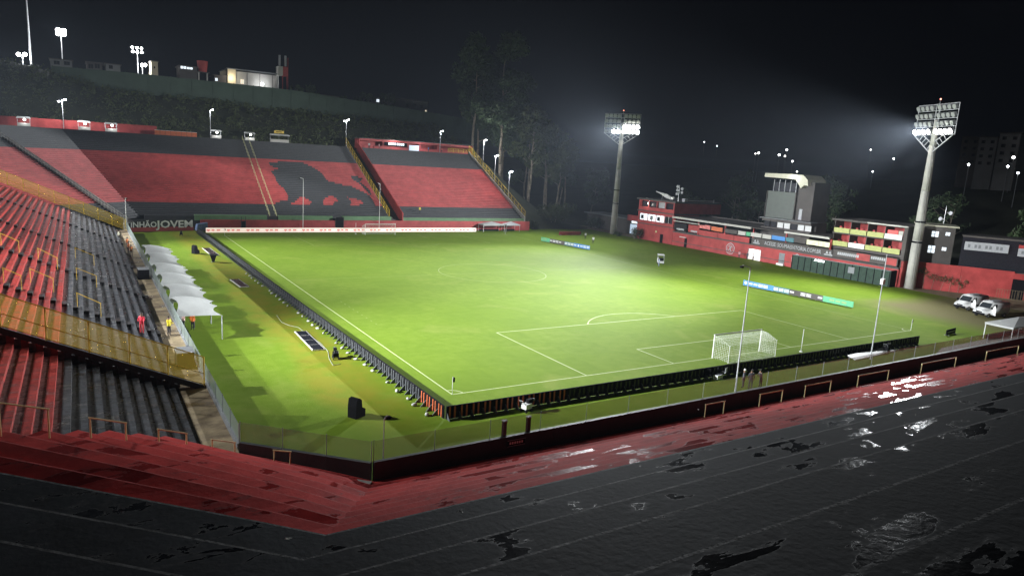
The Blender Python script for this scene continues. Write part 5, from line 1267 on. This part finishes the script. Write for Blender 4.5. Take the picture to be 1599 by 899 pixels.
hill_lamp('glaring floodlight beside the cream house on the hill', 222, 102, [(0, 0), (.8, .1)], r=.45, power=3000)
p = Q(47, 0, 205); t = thing('mast', 'very tall thin mast on the hill edge', 'mast', None, (Q(49, 90, 205).x, 205, 28)); g = MB(); g.tube((0, 0, 0), (-.5, 0, 38), .28, .16, 8); g.build('pole', 'lightgrey', t); g = MB(); g.tube((0, 0, 0), (0, 0, .3), .8, n=8); g.build('base', 'concrete', t)

# distant right: apartment blocks and street lights on the dark slopes
def block(label, a, b, c, d, X, wins, m='hillgrey'):
    p, q = atx(a, b, X), atx(c, d, X); t = thing('apartment_block', label, 'building'); y0, y1 = sorted((p.y, q.y))
    g = MB(); g.box(X, X+14, y0, y1, 0, p.z); g.build('wall', m, t); g = MB(); g.box(X-.3, X+14, y0-.3, y1+.3, p.z, p.z+.5); g.build('roof', 'bdark', t)
    nfl = max(2, int((p.z-q.z)/3.2)); nc = max(2, int((y1-y0)/5))
    for i in range(nfl):
        for j in range(nc):
            lit = (i, j) in wins; yy = y0+(j+.3)*(y1-y0)/nc; zz = p.z-2.6-i*3.2
            g = MB(); g.box(X-.08, X, yy, yy+(y1-y0)/nc*.4, zz, zz+1.4); f = g.build('window', 'win_bright' if lit else 'panel_dark', t)
            g = MB(); g.box(X-.12, X-.085, yy+.3, yy+.42, zz, zz+1.4); g.build('frame', 'bdark', f)
    at_base(t, (X, (y0+y1)/2, 0))
block('pale apartment block with dark windows on the right hill', 1530, 215, 1550, 262, 330, set()); block('taller apartment block with one lit window on the right hill', 1562, 209, 1585, 262, 320, {(1, 2)}); block('apartment block with a lit window at the far right of the hill', 1587, 208, 1612, 262, 345, {(1, 3), (1, 4)}); block('dim apartment block half hidden by the floodlight tower head', 1503, 215, 1524, 262, 350, set(), 'bdark')
random.seed(3)
for k, (a, b, X, r) in enumerate(((1185, 239, 300, .65), (1217, 242, 300, .7), (1229, 234, 300, .6), (1226, 244, 290, .5), (1238, 252, 280, .45), (1396, 248, 320, .5), (1360, 234, 330, .4), (1363, 268, 300, .35), (1513, 257, 260, .5), (1583, 246, 300, .75), (1574, 260, 280, .55), (1590, 270, 270, .5), (1245, 268, 250, .4), (1100, 222, 380, .35), (1120, 228, 370, .35), (1180, 240, 300, .4))):
    p = atx(a, b, X); z0 = terrain(p.x, p.y); t = thing('street_lamp', 'small distant street lamp on the dark slope behind the side stand', 'street lamp', 'distant street lamps', (p.x, p.y, min(z0, p.z-4)))
    h = p.z-t.location.z; g = MB(); g.tube((0, 0, 0), (0, 0, h), .12, n=5); g.build('pole', 'grey', t); g = MB(); g.ball((-.2, 0, h), r*.75, r*.75, r*.75, 8, 5); g.build('lamp_head', 'bulb_cool' if k % 3 else 'bulb', t)

# ------------------------------------------------------------------ trees
def cards(g, c, rx, rz, n, s, rnd, hang=.0):
    for _ in range(n):
        while True:
            v = Vector((rnd.uniform(-1, 1), rnd.uniform(-1, 1), rnd.uniform(-1, 1)))
            if v.length < 1: break
        v = v*(.45+.55*v.length)
        p = c+Vector((v.x*rx, v.y*rx, v.z*rz)); a = Vector((rnd.gauss(0, 1), rnd.gauss(0, 1), rnd.gauss(-hang, .8))).normalized(); b = a.orthogonal().normalized()
        b.rotate(Matrix.Rotation(rnd.uniform(0, 6.28), 3, a)); L, W_ = s*rnd.uniform(.6, 1.4), s*rnd.uniform(.22, .42)
        g.v += [tuple(p-a*L), tuple(p+b*W_), tuple(p+a*L), tuple(p-b*W_)]; k = len(g.v); g.f.append((k-4, k-3, k-2, k-1)); g.m.append(0)
def tree(label, x, y, h, r, seed, crown0=.45, nclump=26, per=90, leaf='leaf', name='eucalyptus_tree', s=.85, group='tall trees beside the bright red terrace'):
    rnd = random.Random(seed); z0 = terrain(x, y); t = thing(name, label, 'tree', group, (x, y, z0-.2))
    g = MB(); pts = []; px_, py_ = 0., 0.
    n = 9
    for i in range(n+1):
        pts.append(Vector((px_, py_, h*.92*i/n))); px_ += rnd.uniform(-.35, .4); py_ += rnd.uniform(-.35, .35)
    rb = .012*h+.06
    for i in range(n): g.tube(pts[i], pts[i+1], rb*(1-i/n*.85), rb*(1-(i+1)/n*.85), 7)
    lims = []
    for k in range(13):
        f = crown0*.85+(1-crown0*.85)*rnd.random(); j = min(n-1, int(f*n)); b = pts[j].lerp(pts[j+1], f*n-j)
        az = rnd.uniform(0, 6.28); L = r*rnd.uniform(.5, 1.0)*(1.15-f*.55); e = b+Vector((math.cos(az)*L, math.sin(az)*L, L*rnd.uniform(.35, .95)))
        m = b.lerp(e, .5)+Vector((0, 0, -L*.06)); g.tube(b, m, rb*.32, rb*.22, 5); g.tube(m, e, rb*.22, rb*.08, 5); lims.append((m, e))
    g.build('trunk', 'bark', t, True)
    g = MB()
    for k in range(nclump):
        m, e = lims[k % len(lims)]; c = m.lerp(e, rnd.uniform(.5, 1.15))+Vector((rnd.uniform(-1, 1), rnd.uniform(-1, 1), rnd.uniform(-.8, 1)))*r*.18
        q = r*rnd.uniform(.16, .34); cards(g, c, q, q*rnd.uniform(.7, 1.2), per, s, rnd, .5)
    for k in range(4): cards(g, pts[-1]+Vector((rnd.uniform(-1, 1), rnd.uniform(-1, 1), rnd.uniform(-1.5, 1)))*r*.15, r*.28, r*.3, per, s, rnd, .5)
    g.build('crown', leaf, t)
TL = ['broad dark eucalyptus among the tall trees beside the bright red terrace', 'tall thin eucalyptus with pale bare trunk beside the bright red terrace']
for i, (x, y, h, r, c0, lf) in enumerate(((92, 150, 43, 9.5, .42, 'leaf'), (99, 160, 41, 9.5, .45, 'leaf'), (88, 163, 36, 9, .4, 'leaf'), (104, 150, 37, 7, .5, 'leaf2'), (96, 138, 30, 5.5, .5, 'leaf2'), (103, 139, 31, 5.5, .5, 'leaf2'), (108, 146, 28, 5, .55, 'leaf'), (113, 142, 27, 4.4, .62, 'leaf2'), (116, 150, 24, 4.5, .5, 'leaf'), (122, 158, 30, 6, .4, 'leaf'), (94, 170, 36, 9, .35, 'leaf'), (112, 165, 33, 8, .4, 'leaf'), (126, 145, 17, 5, .35, 'leaf'), (100, 128, 24, 3.2, .6, 'leaf2'))):
    tree(TL[0] if r > 8 else TL[1], x, y, h, r, 40+i, c0, 90 if r > 8 else 46, 150 if r > 8 else 120, lf, group=('broad' if r > 8 else 'thin')+' trees beside the bright red terrace')
for i, (x, y, h) in enumerate(((60, 192, 9), (70, 195, 10), (52, 190, 7), (44, 196, 9), (22, 192, 5), (-2, 194, 6), (38, 192, 8))):
    tree('small dark tree behind the green hill wall', x, y, h, h*.42, 80+i, .3, 16, 60, 'leaf', 'broadleaf_tree', .4, 'small trees behind the hill wall')
for i, (x, y, h) in enumerate(((135, 80, 12), (142, 62, 13), (150, 100, 15), (138, 40, 11), (150, 20, 13), (136, 110, 12), (160, 75, 16), (128, 95, 9), (146, -5, 12), (165, 45, 16), (170, 120, 18), (180, 90, 17))):
    tree('dark tree in the unlit ground behind the side stand', x, y, h, h*.45, 120+i, .3, 18, 60, 'leaf', 'broadleaf_tree', .5, 'dark trees behind the side stand')
def bush(label, x, y, rx, rz, n, seed, leaf='leaf2', name='shrub', zz=None, group=None, s=.3, stems=5):
    rnd = random.Random(seed); z0 = terrain(x, y) if zz is None else zz; t = thing(name, label, 'shrub', group, (x, y, z0)); g = MB()
    for k in range(14): cards(g, Vector((rnd.uniform(-.6, .6)*rx, rnd.uniform(-.6, .6)*rx, rz*rnd.uniform(.3, .8))), rx*.42, rz*.38, n//14, s, rnd)
    g.build('foliage', leaf, t); g = MB()
    for k in range(stems): g.tube((rnd.uniform(-.2, .2)*rx, rnd.uniform(-.2, .2)*rx, -.2), (rnd.uniform(-.5, .5)*rx, rnd.uniform(-.5, .5)*rx, rz*.7), .07, .02, 5)
    g.build('stem', 'bark', t)
p = atz(868, 357, 0); bush('large rounded bush on the grass bank below the tall trees', p.x+1, p.y+3, 6.2, 5.2, 5200, 5); bush('small bush at the foot of the bright red terrace edge', 84, 117, 2.4, 2.4, 1200, 6); bush('low bush left of the press building foot', 101.8, 93.5, 2.0, 3.2, 900, 7, 'leaf', s=.22)
bush('low shrub beside the far floodlight tower foot', 101.0, 99.5, 1.4, 1.2, 500, 9, 'leaf', s=.2); bush('bush on the bank between the large bush and the sheds', 108, 118, 4, 3.6, 1600, 10, 'leaf')
# climbing plants on the red wall
cp = thing('climbing_plant', 'dark climbing plant spread over the red wall behind the near floodlight tower', 'plant'); rnd = random.Random(21); g = MB()
for k in range(18): cards(g, SF.p(.8+k*.48, -.15, 3.4-k*.09+rnd.uniform(-.9, .7)), .5, .55, 45, .16, rnd)
g.build('foliage', 'leaf', cp); g = MB()
for k in range(6): g.tube(SF.p(1+k*1.4, -.12, 0), SF.p(1.2+k*1.4+rnd.uniform(-.5, .5), -.12, 3.2), .03, .015, 4)
g.build('stem', 'bark', cp); at_base(cp, SF.p(4, -.1, 0))
# undergrowth on the embankment
rnd = random.Random(31); g = MB()
for k in range(2600):
    x = rnd.uniform(-80, 92); y = rnd.uniform(157.5, 185); z = terrain(x, y)
    dens = .5+.5*math.sin(x*.21+math.sin(y*.3))*math.cos(y*.17+x*.05)
    if rnd.random() > .35+.65*dens: continue
    q = rnd.uniform(.7, 1.9); cards(g, Vector((x, y, z+q*.35)), q, q*.75, 14, .42, rnd)
u = g.build('undergrowth', 'leaf2'); u['kind'] = 'stuff'

# ------------------------------------------------------------------ night haze that shows the floodlight beams
hz = MB(); hz.box(-2700, 2700, -2700, 2700, -2, 75)
hm = bpy.data.materials.new('haze'); hm.use_nodes = True; nt = hm.node_tree; nt.nodes.clear()
o_ = nt.nodes.new('ShaderNodeOutputMaterial'); v_ = nt.nodes.new('ShaderNodeVolumePrincipled')
v_.inputs['Color'].default_value = (.72, .83, 1, 1); v_.inputs['Density'].default_value = HAZE; v_.inputs['Anisotropy'].default_value = .35
nt.links.new(v_.outputs[0], o_.inputs['Volume'])
ho = hz.build('haze', hm); ho['kind'] = 'stuff'
